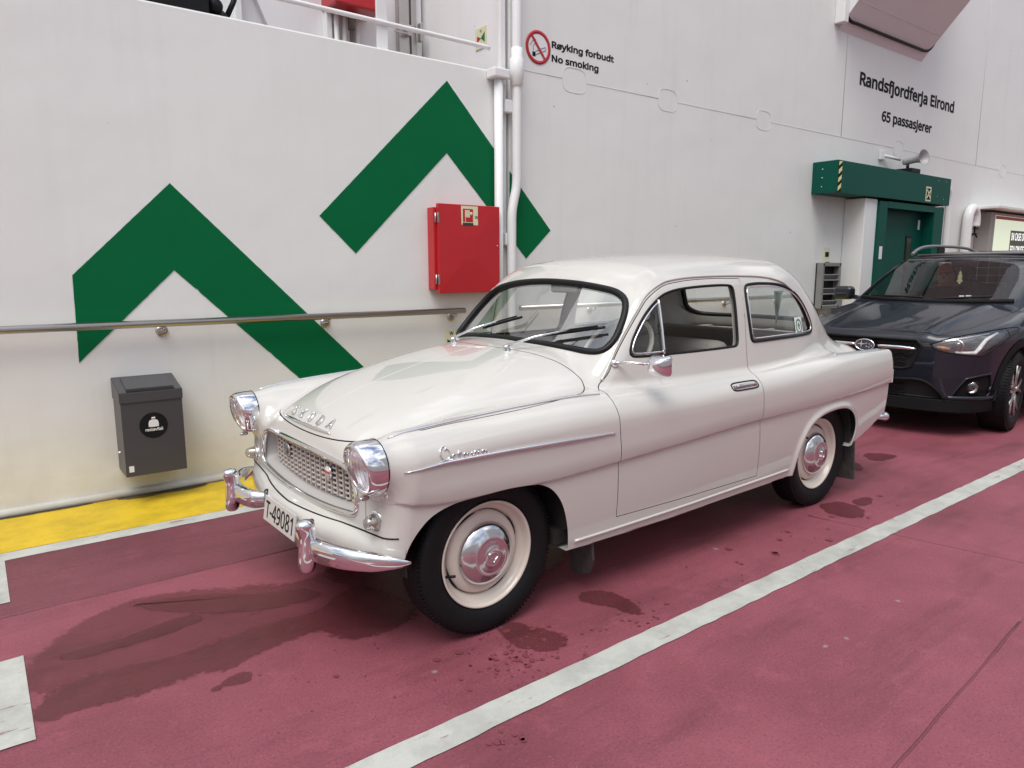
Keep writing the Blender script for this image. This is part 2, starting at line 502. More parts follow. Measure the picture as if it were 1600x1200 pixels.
# ---- surface nets on an implicit body, projected onto the exact surface ----
def surf_half(F, x0, x1, ymax, z0, z1, h, iters=5):
    xs = np.arange(x0, x1 + h, h); zs = np.arange(z0, z1 + h, h)
    ny = int(ymax / h) + 2
    ys = -(np.arange(ny) - 0.5) * h
    v = F(xs[:, None, None], ys[None, :, None], zs[None, None, :]).astype(np.float32)
    v = np.broadcast_to(v, (len(xs), ny, len(zs)))
    s = v < 0
    cnt = np.zeros((len(xs) - 1, ny - 1, len(zs) - 1), np.int8)
    for a in (0, 1):
        for b in (0, 1):
            for c in (0, 1):
                cnt += s[a:a + cnt.shape[0], b:b + cnt.shape[1], c:c + cnt.shape[2]]
    act = np.argwhere((cnt > 0) & (cnt < 8))
    ids = np.full(cnt.shape, -1, np.int32); ids[tuple(act.T)] = np.arange(len(act))
    acc = np.zeros((len(act), 3)); num = np.zeros(len(act))
    cor = [(a, b, c) for a in (0, 1) for b in (0, 1) for c in (0, 1)]
    val = {q: v[act[:, 0] + q[0], act[:, 1] + q[1], act[:, 2] + q[2]].astype(float) for q in cor}
    for q in cor:
        for ax in range(3):
            if q[ax] == 0:
                e = list(q); e[ax] = 1; e = tuple(e)
                va, vb = val[q], val[e]; cr = (va < 0) != (vb < 0)
                t = np.where(cr, va / np.where(cr, va - vb, 1), 0)
                p = np.array(q, float)[None] + np.zeros((len(act), 3)); p[:, ax] += t
                acc[cr] += p[cr]; num[cr] += 1
    P = act + acc / num[:, None]
    P = np.c_[xs[0] + P[:, 0] * h, ys[0] - P[:, 1] * h, zs[0] + P[:, 2] * h]
    mid = act[:, 1] == 0
    Q = []
    for ax in range(3):
        o = [a for a in range(3) if a != ax]
        n = list(v.shape); A = [slice(None)] * 3; B = [slice(None)] * 3
        A[ax] = slice(0, n[ax] - 1); B[ax] = slice(1, n[ax])
        d = s[tuple(A)] != s[tuple(B)]
        e = np.argwhere(d)
        ok = np.ones(len(e), bool)
        for a in o: ok &= (e[:, a] >= 1) & (e[:, a] <= n[a] - 2)
        e = e[ok]
        quad = []
        for (da, db) in ((-1, -1), (0, -1), (0, 0), (-1, 0)):
            c = e.copy(); c[:, o[0]] += da; c[:, o[1]] += db
            quad.append(ids[c[:, 0], c[:, 1], c[:, 2]])
        Q.append(np.stack(quad, 1))
    Q = np.concatenate(Q); Q = Q[(Q >= 0).all(1)]
    P[mid, 1] = 0
    for _ in range(iters):
        g = grad(F, P); f = F(P[:, 0], P[:, 1], P[:, 2])
        st = f / np.maximum((g * g).sum(1), .05)
        st = np.clip(st, -h, h)
        P = P - st[:, None] * g; P[mid, 1] = 0
    g = grad(F, P)
    a, b, c = P[Q[:, 0]], P[Q[:, 1]], P[Q[:, 2]]
    flip = (np.cross(P[Q[:, 2]] - P[Q[:, 0]], P[Q[:, 3]] - P[Q[:, 1]]) * g[Q[:, 0]]).sum(1) < 0
    Q[flip] = Q[flip][:, ::-1]
    T = np.concatenate([Q[:, [0, 1, 2]], Q[:, [0, 2, 3]]])
    return P, T

def clip(V, T, f):
    """keep the part of a triangle mesh where f > 0"""
    f = np.where(np.abs(f) < 1e-6, 1e-6, f)
    pos = f > 0; n = pos[T].sum(1)
    keep = [T[n == 3]]
    E = {}
    new = []; edges = []
    for want in (1, 2):
        S = T[n == want]
        if not len(S): continue
        pp = pos[S]; odd = pp if want == 1 else ~pp
        k = odd.argmax(1); r = np.arange(len(S))
        v0, v1, v2 = S[r, k], S[r, (k + 1) % 3], S[r, (k + 2) % 3]
        edges.append((want, v0, v1, v2))
    pair = []
    for want, v0, v1, v2 in edges:
        pair += [np.sort(np.c_[v0, v1], 1), np.sort(np.c_[v0, v2], 1)]
    if pair:
        ap = np.concatenate(pair); u, inv = np.unique(ap, axis=0, return_inverse=True); inv = inv.ravel()
        t = f[u[:, 0]] / (f[u[:, 0]] - f[u[:, 1]])
        NV = V[u[:, 0]] + t[:, None] * (V[u[:, 1]] - V[u[:, 0]])
        inv = inv + len(V); o = 0
        for want, v0, v1, v2 in edges:
            m = len(v0); e1 = inv[o:o + m]; e2 = inv[o + m:o + 2 * m]; o += 2 * m
            if want == 1: keep.append(np.c_[v0, e1, e2])
            else:
                keep.append(np.c_[e1, v1, v2]); keep.append(np.c_[e1, v2, e2])
        V = np.concatenate([V, NV])
    T = np.concatenate(keep)
    used = np.unique(T); mp = np.full(len(V), -1, np.int64); mp[used] = np.arange(len(used))
    return V[used], mp[T]

def both(V, T):
    """mirror a half mesh and weld it along y = 0"""
    mid = np.abs(V[:, 1]) < 1e-5
    W = V * np.array([1, -1, 1]); idx = np.arange(len(V)) + len(V); idx[mid] = np.arange(len(V))[mid]
    T2 = idx[T][:, ::-1]; A = np.concatenate([V, W]); T = np.concatenate([T, T2])
    used = np.unique(T); mp = np.full(len(A), -1, np.int64); mp[used] = np.arange(len(used))
    return A[used], mp[T]

def flipy(V, T): return V * np.array([1, -1, 1]), T[:, ::-1]

def normals_of(F, V):
    g = grad(F, V.astype(float)); return g / np.maximum(np.linalg.norm(g, axis=1), 1e-6)[:, None]

def shell(name, F, V, T, m, parent=None, offset=0.0):
    n = normals_of(F, V)
    return mesh_np(name, V - n * offset, T, m, parent, n)

def drop(F, pts, axis, start, end, step=.01):
    """first hit of the surface along an axis; pts give the two other coordinates in order"""
    pts = np.asarray(pts, float); o = [a for a in range(3) if a != axis]
    P = np.zeros((len(pts), 3)); P[:, o[0]] = pts[:, 0]; P[:, o[1]] = pts[:, 1]
    sg = 1 if end > start else -1
    ts = np.arange(start, end, sg * step); lo = np.full(len(P), np.nan); done = np.zeros(len(P), bool)
    for t in ts:
        P[:, axis] = t; f = F(P[:, 0], P[:, 1], P[:, 2])
        h = (f < 0) & ~done; lo[h] = t; done |= h
    lo = np.where(done, lo, start); b = lo.copy(); a = lo - sg * step
    for _ in range(18):
        c = (a + b) / 2; P[:, axis] = c; f = F(P[:, 0], P[:, 1], P[:, 2])
        b = np.where(f < 0, c, b); a = np.where(f < 0, a, c)
    P[:, axis] = b
    ok = done
    return P[ok]

def onto(F, P, off=0.0):
    P = np.asarray(P, float)
    n = normals_of(F, P)
    return P + n * off

# ------------------------------------------------------------------ setting materials
def wall_mat(name, base, dirt, zfade=.55, streak=.5):
    m = bpy.data.materials.new(name); m.use_nodes = True
    n = m.node_tree; b = n.nodes['Principled BSDF']; l = n.links.new
    b.inputs['Roughness'].default_value = .42
    b.inputs['Coat Weight'].default_value = .12; b.inputs['Coat Roughness'].default_value = .25
    g = N(m, 'ShaderNodeNewGeometry')
    sx = N(m, 'ShaderNodeSeparateXYZ'); l(g.outputs['Position'], sx.inputs[0])
    # vertical streaks of run-off dirt
    mp = N(m, 'ShaderNodeMapping'); mp.inputs['Scale'].default_value = (9, 9, .55); l(g.outputs['Position'], mp.inputs['Vector'])
    st = N(m, 'ShaderNodeTexNoise'); st.inputs['Scale'].default_value = 1.0; st.inputs['Detail'].default_value = 8; st.inputs['Roughness'].default_value = .65
    l(mp.outputs[0], st.inputs['Vector'])
    r1 = N(m, 'ShaderNodeMapRange'); r1.inputs['From Min'].default_value = .52; r1.inputs['From Max'].default_value = .80; l(st.outputs['Fac'], r1.inputs['Value'])
    bl = N(m, 'ShaderNodeTexNoise'); bl.inputs['Scale'].default_value = .9; bl.inputs['Detail'].default_value = 5; l(g.outputs['Position'], bl.inputs['Vector'])
    mu = N(m, 'ShaderNodeMath', operation='MULTIPLY'); l(r1.outputs[0], mu.inputs[0]); l(bl.outputs['Fac'], mu.inputs[1])
    ms = N(m, 'ShaderNodeMath', operation='MULTIPLY'); l(mu.outputs[0], ms.inputs[0]); ms.inputs[1].default_value = streak
    # splash dirt near the deck, broken up by noise
    sp = N(m, 'ShaderNodeTexNoise'); sp.inputs['Scale'].default_value = 3.2; sp.inputs['Detail'].default_value = 9; sp.inputs['Roughness'].default_value = .6
    m2 = N(m, 'ShaderNodeMapping'); m2.inputs['Scale'].default_value = (1, 1, 1.6); l(g.outputs['Position'], m2.inputs['Vector']); l(m2.outputs[0], sp.inputs['Vector'])
    zr = N(m, 'ShaderNodeMapRange'); zr.inputs['From Min'].default_value = zfade; zr.inputs['From Max'].default_value = 0.02; l(sx.outputs['Z'], zr.inputs['Value'])
    ad = N(m, 'ShaderNodeMath', operation='MULTIPLY_ADD'); l(sp.outputs['Fac'], ad.inputs[0]); ad.inputs[1].default_value = 1.5; ad.inputs[2].default_value = -.45
    a2 = N(m, 'ShaderNodeMath', operation='MULTIPLY', use_clamp=True); l(zr.outputs[0], a2.inputs[0]); l(ad.outputs[0], a2.inputs[1])
    vo = N(m, 'ShaderNodeTexVoronoi'); vo.inputs['Scale'].default_value = 2.3; l(g.outputs['Position'], vo.inputs['Vector'])
    vr = N(m, 'ShaderNodeMapRange'); vr.inputs['From Min'].default_value = .030; vr.inputs['From Max'].default_value = .012; l(vo.outputs['Distance'], vr.inputs['Value'])
    vg_ = N(m, 'ShaderNodeMath', operation='MULTIPLY', use_clamp=True); l(vr.outputs[0], vg_.inputs[0]); vg_.inputs[1].default_value = .7
    # mix
    x1 = N(m, 'ShaderNodeMix', data_type='RGBA'); x1.inputs['A'].default_value = (*base, 1); x1.inputs['B'].default_value = (*[c * .80 for c in base], 1); l(ms.outputs[0], x1.inputs['Factor'])
    x2 = N(m, 'ShaderNodeMix', data_type='RGBA'); l(x1.outputs['Result'], x2.inputs['A']); x2.inputs['B'].default_value = (*dirt, 1); l(a2.outputs[0], x2.inputs['Factor'])
    x3 = N(m, 'ShaderNodeMix', data_type='RGBA'); l(x2.outputs['Result'], x3.inputs['A']); x3.inputs['B'].default_value = (.22, .17, .13, 1); l(vg_.outputs[0], x3.inputs['Factor'])
    l(x3.outputs['Result'], b.inputs['Base Color'])
    # plate buckling + brush texture
    w1 = N(m, 'ShaderNodeTexNoise'); w1.inputs['Scale'].default_value = 1.6; w1.inputs['Detail'].default_value = 2; l(g.outputs['Position'], w1.inputs['Vector'])
    w2 = N(m, 'ShaderNodeTexNoise'); w2.inputs['Scale'].default_value = 26; w2.inputs['Detail'].default_value = 5; l(g.outputs['Position'], w2.inputs['Vector'])
    u1 = N(m, 'ShaderNodeBump'); u1.inputs['Strength'].default_value = .25; u1.inputs['Distance'].default_value = .05; l(w1.outputs['Fac'], u1.inputs['Height'])
    u2 = N(m, 'ShaderNodeBump'); u2.inputs['Strength'].default_value = .12; u2.inputs['Distance'].default_value = .006; l(w2.outputs['Fac'], u2.inputs['Height']); l(u1.outputs[0], u2.inputs['Normal'])
    l(u2.outputs[0], b.inputs['Normal'])
    return m

def deck_mat(name, base, dark, wear=.5, rough=.62, speck=True):
    m = bpy.data.materials.new(name); m.use_nodes = True
    n = m.node_tree; b = n.nodes['Principled BSDF']; l = n.links.new
    g = N(m, 'ShaderNodeNewGeometry'); P = g.outputs['Position']
    def noise(s, d=5, r=.55, vec=None):
        z = N(m, 'ShaderNodeTexNoise'); z.inputs['Scale'].default_value = s; z.inputs['Detail'].default_value = d; z.inputs['Roughness'].default_value = r
        l(vec or P, z.inputs['Vector']); return z.outputs['Fac']
    def ramp(v, a, c):
        r = N(m, 'ShaderNodeMapRange', interpolation_type='SMOOTHSTEP'); r.inputs['From Min'].default_value = a; r.inputs['From Max'].default_value = c; l(v, r.inputs['Value']); return r.outputs[0]
    def mix(f, A, B):
        x = N(m, 'ShaderNodeMix', data_type='RGBA')
        l(f, x.inputs['Factor'])
        for s, v in (('A', A), ('B', B)):
            if isinstance(v, tuple): x.inputs[s].default_value = (*v, 1)
            else: l(v, x.inputs[s])
        return x.outputs['Result']
    def mul(a, k):
        q = N(m, 'ShaderNodeMath', operation='MULTIPLY'); l(a, q.inputs[0])
        if isinstance(k, float): q.inputs[1].default_value = k
        else: l(k, q.inputs[1])
        return q.outputs[0]
    c = mix(ramp(noise(1.1, 9, .62), .28, .66), dark, base)
    # traffic grime dragged along the lane
    mp = N(m, 'ShaderNodeMapping'); mp.inputs['Scale'].default_value = (.55, 3.2, 1); l(P, mp.inputs['Vector'])
    c = mix(mul(ramp(noise(1.4, 8, .65, mp.outputs[0]), .46, .74), .75), c, tuple(x * .62 for x in dark))
    c = mix(mul(ramp(noise(7, 7, .7), .52, .72), .40), c, tuple(min(1, x * 1.35) for x in base))
    m3 = N(m, 'ShaderNodeMapping'); m3.inputs['Scale'].default_value = (.35, 26, 1); l(P, m3.inputs['Vector'])
    sc = ramp(noise(1.0, 6, .6, m3.outputs[0]), .60, .72); gt = ramp(noise(.9, 3), .45, .62)
    c = mix(mul(mul(sc, gt), .45), c, tuple(x * .50 for x in dark))
    m4 = N(m, 'ShaderNodeMapping'); m4.inputs['Scale'].default_value = (5, 30, 1); m4.inputs['Rotation'].default_value = (0, 0, .5); l(P, m4.inputs['Vector'])
    c = mix(mul(mul(ramp(noise(1.0, 5, .6, m4.outputs[0]), .66, .74), ramp(noise(1.3, 3), .50, .62)), .5), c, tuple(min(1, x * 1.5 + .03) for x in base))
    if speck:
        fine = noise(105, 4, .75)
        c = mix(mul(ramp(fine, .52, .68), .65), c, tuple(x * .5 for x in dark))
        c = mix(mul(ramp(fine, .45, .30), .40), c, tuple(min(1, x * 1.6 + .02) for x in base))
        v = N(m, 'ShaderNodeTexVoronoi'); v.inputs['Scale'].default_value = 9.0; v.inputs['Randomness'].default_value = 1.0; l(P, v.inputs['Vector'])
        spot = ramp(v.outputs['Distance'], .085, .05); gate = ramp(noise(1.9, 2), .52, .60)
        c = mix(mul(mul(spot, gate), .75), c, tuple(x * .42 for x in dark))
        v2 = N(m, 'ShaderNodeTexVoronoi'); v2.inputs['Scale'].default_value = 3.1; l(P, v2.inputs['Vector'])
        c = mix(mul(ramp(v2.outputs['Distance'], .06, .035), mul(ramp(noise(21, 4), .45, .6), .7)), c, (.30, .28, .27))
    l(c, b.inputs['Base Color'])
    rg = N(m, 'ShaderNodeMapRange'); rg.inputs['To Min'].default_value = rough - .1; rg.inputs['To Max'].default_value = rough + .12; l(noise(2.6, 5), rg.inputs['Value'])
    l(rg.outputs[0], b.inputs['Roughness'])
    u = N(m, 'ShaderNodeBump'); u.inputs['Strength'].default_value = .55; u.inputs['Distance'].default_value = .0035; l(noise(210, 3, .7), u.inputs['Height'])
    l(u.outputs[0], b.inputs['Normal'])
    return m

def line_mat(name, base, under, thr=.60):
    """road paint, worn through in patches and along its edges"""
    m = bpy.data.materials.new(name); m.use_nodes = True
    n = m.node_tree; b = n.nodes['Principled BSDF']; l = n.links.new
    b.inputs['Roughness'].default_value = .6
    g = N(m, 'ShaderNodeNewGeometry')
    mp = N(m, 'ShaderNodeMapping'); mp.inputs['Scale'].default_value = (2.2, 14, 1); l(g.outputs['Position'], mp.inputs['Vector'])
    a = N(m, 'ShaderNodeTexNoise'); a.inputs['Scale'].default_value = 1.6; a.inputs['Detail'].default_value = 10; a.inputs['Roughness'].default_value = .72; l(mp.outputs[0], a.inputs['Vector'])
    r = N(m, 'ShaderNodeMapRange'); r.inputs['From Min'].default_value = thr; r.inputs['From Max'].default_value = thr + .05; l(a.outputs['Fac'], r.inputs['Value'])
    c = N(m, 'ShaderNodeTexNoise'); c.inputs['Scale'].default_value = 5; c.inputs['Detail'].default_value = 8; c.inputs['Roughness'].default_value = .7; l(g.outputs['Position'], c.inputs['Vector'])
    x0 = N(m, 'ShaderNodeMix', data_type='RGBA'); x0.inputs['A'].default_value = (*[k * .72 for k in base], 1); x0.inputs['B'].default_value = (*base, 1)
    r2 = N(m, 'ShaderNodeMapRange'); r2.inputs['From Min'].default_value = .33; r2.inputs['From Max'].default_value = .58; l(c.outputs['Fac'], r2.inputs['Value']); l(r2.outputs[0], x0.inputs['Factor'])
    x1 = N(m, 'ShaderNodeMix', data_type='RGBA'); l(x0.outputs['Result'], x1.inputs['A']); x1.inputs['B'].default_value = (*under, 1)
    q = N(m, 'ShaderNodeMath', operation='MULTIPLY'); l(r.outputs[0], q.inputs[0]); q.inputs[1].default_value = .8; l(q.outputs[0], x1.inputs['Factor'])
    l(x1.outputs['Result'], b.inputs['Base Color'])
    f = N(m, 'ShaderNodeTexNoise'); f.inputs['Scale'].default_value = 160; l(g.outputs['Position'], f.inputs['Vector'])
    u = N(m, 'ShaderNodeBump'); u.inputs['Strength'].default_value = .4; u.inputs['Distance'].default_value = .003; l(f.outputs['Fac'], u.inputs['Height']); l(u.outputs[0], b.inputs['Normal'])
    return m

PINK = (.248, .063, .087); PINKD = (.176, .040, .056)
M['deck'] = deck_mat('deck_paint', PINK, PINKD)
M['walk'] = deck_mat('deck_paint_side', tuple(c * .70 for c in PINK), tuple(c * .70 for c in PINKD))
M['wet'] = deck_mat('wet_deck', (.140, .031, .038), (.112, .024, .030), rough=.34)
def feather(m, k_=.66):
    n = m.node_tree; l = n.links.new; b = n.nodes['Principled BSDF']; o = n.nodes['Material Output']
    at = N(m, 'ShaderNodeAttribute', attribute_name='edge')
    g = N(m, 'ShaderNodeNewGeometry')
    z = N(m, 'ShaderNodeTexNoise'); z.inputs['Scale'].default_value = 38; z.inputs['Detail'].default_value = 7; z.inputs['Roughness'].default_value = .7; l(g.outputs['Position'], z.inputs['Vector'])
    a = N(m, 'ShaderNodeMath', operation='MULTIPLY_ADD'); l(z.outputs['Fac'], a.inputs[0]); a.inputs[1].default_value = 1.6; a.inputs[2].default_value = -.95
    c = N(m, 'ShaderNodeMath', operation='ADD'); l(a.outputs[0], c.inputs[0]); l(at.outputs['Fac'], c.inputs[1])
    r = N(m, 'ShaderNodeMapRange', interpolation_type='SMOOTHSTEP'); r.inputs['From Min'].default_value = .28; r.inputs['From Max'].default_value = .62; l(c.outputs[0], r.inputs['Value'])
    k = N(m, 'ShaderNodeMath', operation='MULTIPLY'); l(r.outputs[0], k.inputs[0]); k.inputs[1].default_value = k_
    t = N(m, 'ShaderNodeBsdfTransparent'); x = N(m, 'ShaderNodeMixShader'); l(k.outputs[0], x.inputs['Fac']); l(t.outputs[0], x.inputs[1]); l(b.outputs[0], x.inputs[2]); l(x.outputs[0], o.inputs['Surface'])
M['wet_shade_soft'] = deck_mat('wet_shade_deck_feathered', (.140, .031, .038), (.112, .024, .030), rough=.34); feather(M['wet_shade_soft'])
M['seam'] = mat('deck_seam', (.10, .03, .04), .7)
M['line'] = line_mat('white_line', (.45, .455, .42), PINKD)
M['yellow'] = line_mat('yellow_line', (.60, .41, .012), (.33, .22, .02), thr=.70)
M['wall'] = wall_mat('ship_white', (.75, .76, .745), (.50, .46, .37), streak=.45)
M['wall2'] = wall_mat('ship_white_weathered', (.74, .745, .73), (.44, .41, .36), streak=.6)
M['backwall'] = wall_mat('ship_white_upper', (.80, .81, .82), (.5, .5, .45), streak=.3)
M['weld'] = mat('weld_white', (.64, .64, .65), .4)

YW = 2.046
def plane_sheet(name, pts, z, m, kind='structure'):
    b = MB(); b.face([(x, y, z) for x, y in pts])
    o = b.build(name, m); o['kind'] = kind
    return o
# ------------------------------------------------------------------ deck and water
b = MB()
for (x0, x1, y0, y1) in ((-14, 26, -9.6, YW + .02),):
    b.box(((x0 + x1) / 2, (y0 + y1) / 2, -.15), (x1 - x0, y1 - y0, .30))
o = b.build('deck', M['deck']); o['kind'] = 'structure'
M['water'] = mat('lake_water', (.03, .045, .055), .08, bump=.6, bscale=.6)
plane_sheet('water', [(-3500, -3500), (3500, -3500), (3500, 3500), (-3500, 3500)], -2.6, M['water'])
M['hill'] = mat('wooded_hill', (.045, .07, .045), .95, var=.5, vscale=.01)
b = MB(); prev = None
hr = random.Random(3); n = 90
for i in range(n + 1):
    a = math.pi * 2 * i / n; h = 70 + 45 * math.sin(a * 3 + 1) + 30 * math.sin(a * 7) + hr.random() * 12
    p0 = b.bm.verts.new((1500 * math.cos(a), 1500 * math.sin(a), -4)); p1 = b.bm.verts.new((1750 * math.cos(a), 1750 * math.sin(a), h)); p2 = b.bm.verts.new((2300 * math.cos(a), 2300 * math.sin(a), h * .6))
    if prev:
        b.bm.faces.new((prev[0], p0, p1, prev[1])); b.bm.faces.new((prev[1], p1, p2, prev[2]))
    prev = (p0, p1, p2)
o = b.build('hills', M['hill']); o['kind'] = 'structure'

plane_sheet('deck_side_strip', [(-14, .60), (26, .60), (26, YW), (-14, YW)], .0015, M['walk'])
def rough_strip(name, x0, x1, y0, y1, z, m, amp=.006, step=.06, seed=1):
    r = random.Random(seed); b = MB(); k = max(2, int((x1 - x0) / step))
    lo = [b.bm.verts.new((x0 + (x1 - x0) * i / k, y0 + r.uniform(-amp, amp), z)) for i in range(k + 1)]
    hi = [b.bm.verts.new((x0 + (x1 - x0) * i / k, y1 + r.uniform(-amp, amp), z)) for i in range(k + 1)]
    for i in range(k): b.bm.faces.new((lo[i], lo[i + 1], hi[i + 1], hi[i]))
    o = b.build(name, m); o['kind'] = 'structure'; return o
rough_strip('yellow_line', -14, 26, 1.400, 2.000, .0035, M['yellow'], .0025)
rough_strip('white_line', -14, 26, 1.283, 1.396, .0035, M['line'], .0025)
o = rough_strip('white_line', -14, 26, -.055, .055, .0035, M['line'], .0028); o.location = (-.67, -1.1027, 0); o.rotation_euler = (0, 0, .0105)
rough_strip('white_line', -1.92, -1.445, .742, 1.276, .0045, M['line'], .0025)
rough_strip('white_line', -1.92, -1.428, -.375, .205, .0035, M['line'], .0025)
rough_strip('white_line', -1.92, -1.432, -1.6, -1.19, .0045, M['line'], .0025)
# low welded seams between the deck plates
def seam(p, q, w=.010, z=.0):
    b = MB(); d = Vector((q[0] - p[0], q[1] - p[1], 0)); L_ = d.length; d.normalize(); k = int(L_ / .15) + 1
    r = random.Random(int(p[0] * 100)); nn = Vector((-d.y, d.x, 0))
    pts = [Vector((p[0], p[1], z)) + d * (L_ * i / k) + nn * r.uniform(-.003, .003) for i in range(k + 1)]
    b.tube(pts, [w * r.uniform(.7, 1.25) for _ in pts], n=6, flat=.42, up=(0, 0, 1))
    o = b.build('deck_seam', M['walk']); o['kind'] = 'structure'
seam((-14, 1.03), (26, .985), .008, .001); seam((-14, .602), (26, .602), .011, .0)
seam((2.2, -.70), (2.75, -3.4), .006); seam((1.72, -1.88), (-3.2, -2.25), .006); seam((1.72, -1.88), (9, -1.75), .006)
# wet patches and drips, one also painting shade under the car
def blob(name, pts, z, m=None, seed=0, amp=.02, n=6):
    P = loop(pts, n); r = random.Random(seed)
    ph = [r.uniform(0, 6.28) for _ in range(6)]
    out = []
    c = P.mean(0)
    for i, p in enumerate(P):
        t = 2 * math.pi * i / len(P)
        a = sum(math.sin(t * (3 + 4 * k) + ph[k]) / (1 + k) for k in range(6)) * amp * .5
        d = (p - c) / max(np.linalg.norm(p - c), 1e-6)
        out.append(p + d * a)
    out = np.array(out); dd = np.roll(out, -1, 0) - out; per = np.linalg.norm(dd, axis=1).sum(); ar = abs(np.sum(out[:, 0] * np.roll(out[:, 1], -1) - np.roll(out[:, 0], -1) * out[:, 1])) / 2
    w = min(.055, .42 * ar / per)
    tg = np.roll(out, -1, 0) - np.roll(out, 1, 0); nn = np.c_[tg[:, 1], -tg[:, 0]]; nn /= np.maximum(np.linalg.norm(nn, axis=1), 1e-9)[:, None]
    area = np.sum(out[:, 0] * np.roll(out[:, 1], -1) - np.roll(out[:, 0], -1) * out[:, 1])
    if area < 0: nn = -nn
    b = MB(); lay = b.bm.verts.layers.float.new('edge')
    A = [b.bm.verts.new((q[0], q[1], z)) for q in out - nn * w * .6]; B = [b.bm.verts.new((q[0], q[1], z)) for q in out + nn * w]
    for v in A: v[lay] = 1.0
    f = b.bm.faces.new(A)
    for i in range(len(A)): b.bm.faces.new((A[i], A[(i + 1) % len(A)], B[(i + 1) % len(A)], B[i]))
    bmesh.ops.triangulate(b.bm, faces=[f])
    for f in b.bm.faces:
        f.normal_update()
        if f.normal.z < 0: f.normal_flip()
    me = bpy.data.meshes.new(name); b.bm.to_mesh(me); b.bm.free()
    o = link_mesh(name, me, None, m or M['wet_shade_soft']); o['kind'] = 'structure'; return o
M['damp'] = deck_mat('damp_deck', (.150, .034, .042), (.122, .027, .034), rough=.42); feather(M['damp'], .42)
WZ = .0028
blob('wet_shade_patch', [(-1.42, -.20), (-1.30, -.10), (-1.15, -.10), (-1.0, -.13), (-.82, -.115), (-.62, -.10), (-.44, -.11), (-.33, -.04), (-.22, .02), (-.05, .10), (.02, .02), (-.06, -.12), (-.08, -.22), (-.14, -.36), (-.28, -.43), (-.40, -.42), (-.47, -.36), (-.50, -.28), (-.62, -.265), (-.75, -.285), (-.86, -.33), (-.95, -.30), (-1.14, -.31), (-1.31, -.285), (-1.42, -.285)], WZ, seed=2, amp=.012)
blob('wet_shade_patch', [(-1.31, .13), (-1.15, .13), (-.95, .165), (-.84, .15), (-.86, .09), (-1.12, .06), (-1.30, .07)], WZ, seed=3, amp=.012)
blob('wet_shade_patch', [(-1.02, .40), (-.78, .33), (-.60, .20), (-.42, .12), (-.40, .02), (-.58, .02), (-.74, .10), (-.90, .22), (-1.0, .33)], WZ, seed=4, amp=.014)
blob('wet_shade_patch', [(.07, -.66), (.14, -.68), (.16, -.76), (.215, -.83), (.215, -.90), (.17, -.92), (.10, -.92), (.06, -.89), (.03, -.82), (.04, -.73)], WZ, seed=5, amp=.014)
blob('wet_shade_patch', [(.49, -.65), (.55, -.655), (.63, -.73), (.625, -.85), (.58, -.92), (.545, -.90), (.52, -.79), (.47, -.71)], WZ, seed=6, amp=.014)
blob('wet_shade_patch', [(2.43, -.655), (2.57, -.68), (2.56, -.80), (2.50, -.88), (2.37, -.87), (2.32, -.78)], WZ, seed=7, amp=.02)
blob('wet_shade_patch', [(2.64, -.73), (2.78, -.73), (2.77, -.79), (2.60, -.80)], WZ, seed=8, amp=.012)
blob('wet_shade_patch', [(3.86, -.23), (3.93, -.37), (3.74, -.40), (3.67, -.30)], WZ, seed=9, amp=.02)
blob('wet_shade_patch', [(3.4, -.20), (3.5, -.30), (3.36, -.42), (3.30, -.32)], WZ, seed=10, amp=.02)
blob('wet_shade_patch', [(-.91, -.41), (-.86, -.38), (-.81, -.40), (-.82, -.44), (-.85, -.45), (-.89, -.44)], WZ, seed=11, amp=.006)
blob('wet_shade_patch', [(-.945, -.425), (-.92, -.415), (-.91, -.43), (-.935, -.445)], WZ, seed=12, amp=.003)
blob('wet_shade_patch', [(-.25, .25), (.1, .38), (.6, .30), (.9, .10), (.8, -.25), (.4, -.42), (.15, -.46), (-.10, -.30), (-.2, -.05)], WZ + .0004, seed=13, amp=.03)  # wet spreads on under the car, its dark colour also deepening the shade
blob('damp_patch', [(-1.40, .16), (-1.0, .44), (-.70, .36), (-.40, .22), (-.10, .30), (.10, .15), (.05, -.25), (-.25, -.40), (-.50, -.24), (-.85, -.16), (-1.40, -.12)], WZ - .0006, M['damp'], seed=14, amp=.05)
dr = random.Random(21); bd = MB()
def drip(x, y, s):
    k = 10; a0 = dr.uniform(0, 6.28); e = dr.uniform(.6, 1.2)
    f = bd.bm.faces.new([bd.bm.verts.new((x + s * e * math.cos(a0 + 6.283 * i / k) * dr.uniform(.8, 1.15), y + s * math.sin(a0 + 6.283 * i / k) * dr.uniform(.8, 1.15), WZ + .0004)) for i in range(k)])
for _ in range(95):
    t = dr.random()
    x = dr.gauss(.02, .13); y = dr.gauss(-.88, .10); drip(x, y, .0035 + .013 * dr.random() ** 3)
for _ in range(26): drip(dr.uniform(-.9, .1), dr.uniform(-.9, -.35), .003 + .008 * dr.random() ** 3)
for _ in range(20): drip(dr.gauss(.58, .09), dr.gauss(-.92, .07), .003 + .008 * dr.random() ** 2)
for _ in range(12): drip(dr.gauss(-.3, .05), dr.gauss(-1.23, .03), .003 + .009 * dr.random() ** 2)
for _ in range(40): drip(dr.uniform(1.0, 3.2), dr.uniform(-1.0, -.72), .004 + .018 * dr.random() ** 3)
o = bd.build('water_drips', mat('drip_stain', (.165, .040, .048), .5))
tag(o, kind='stuff')

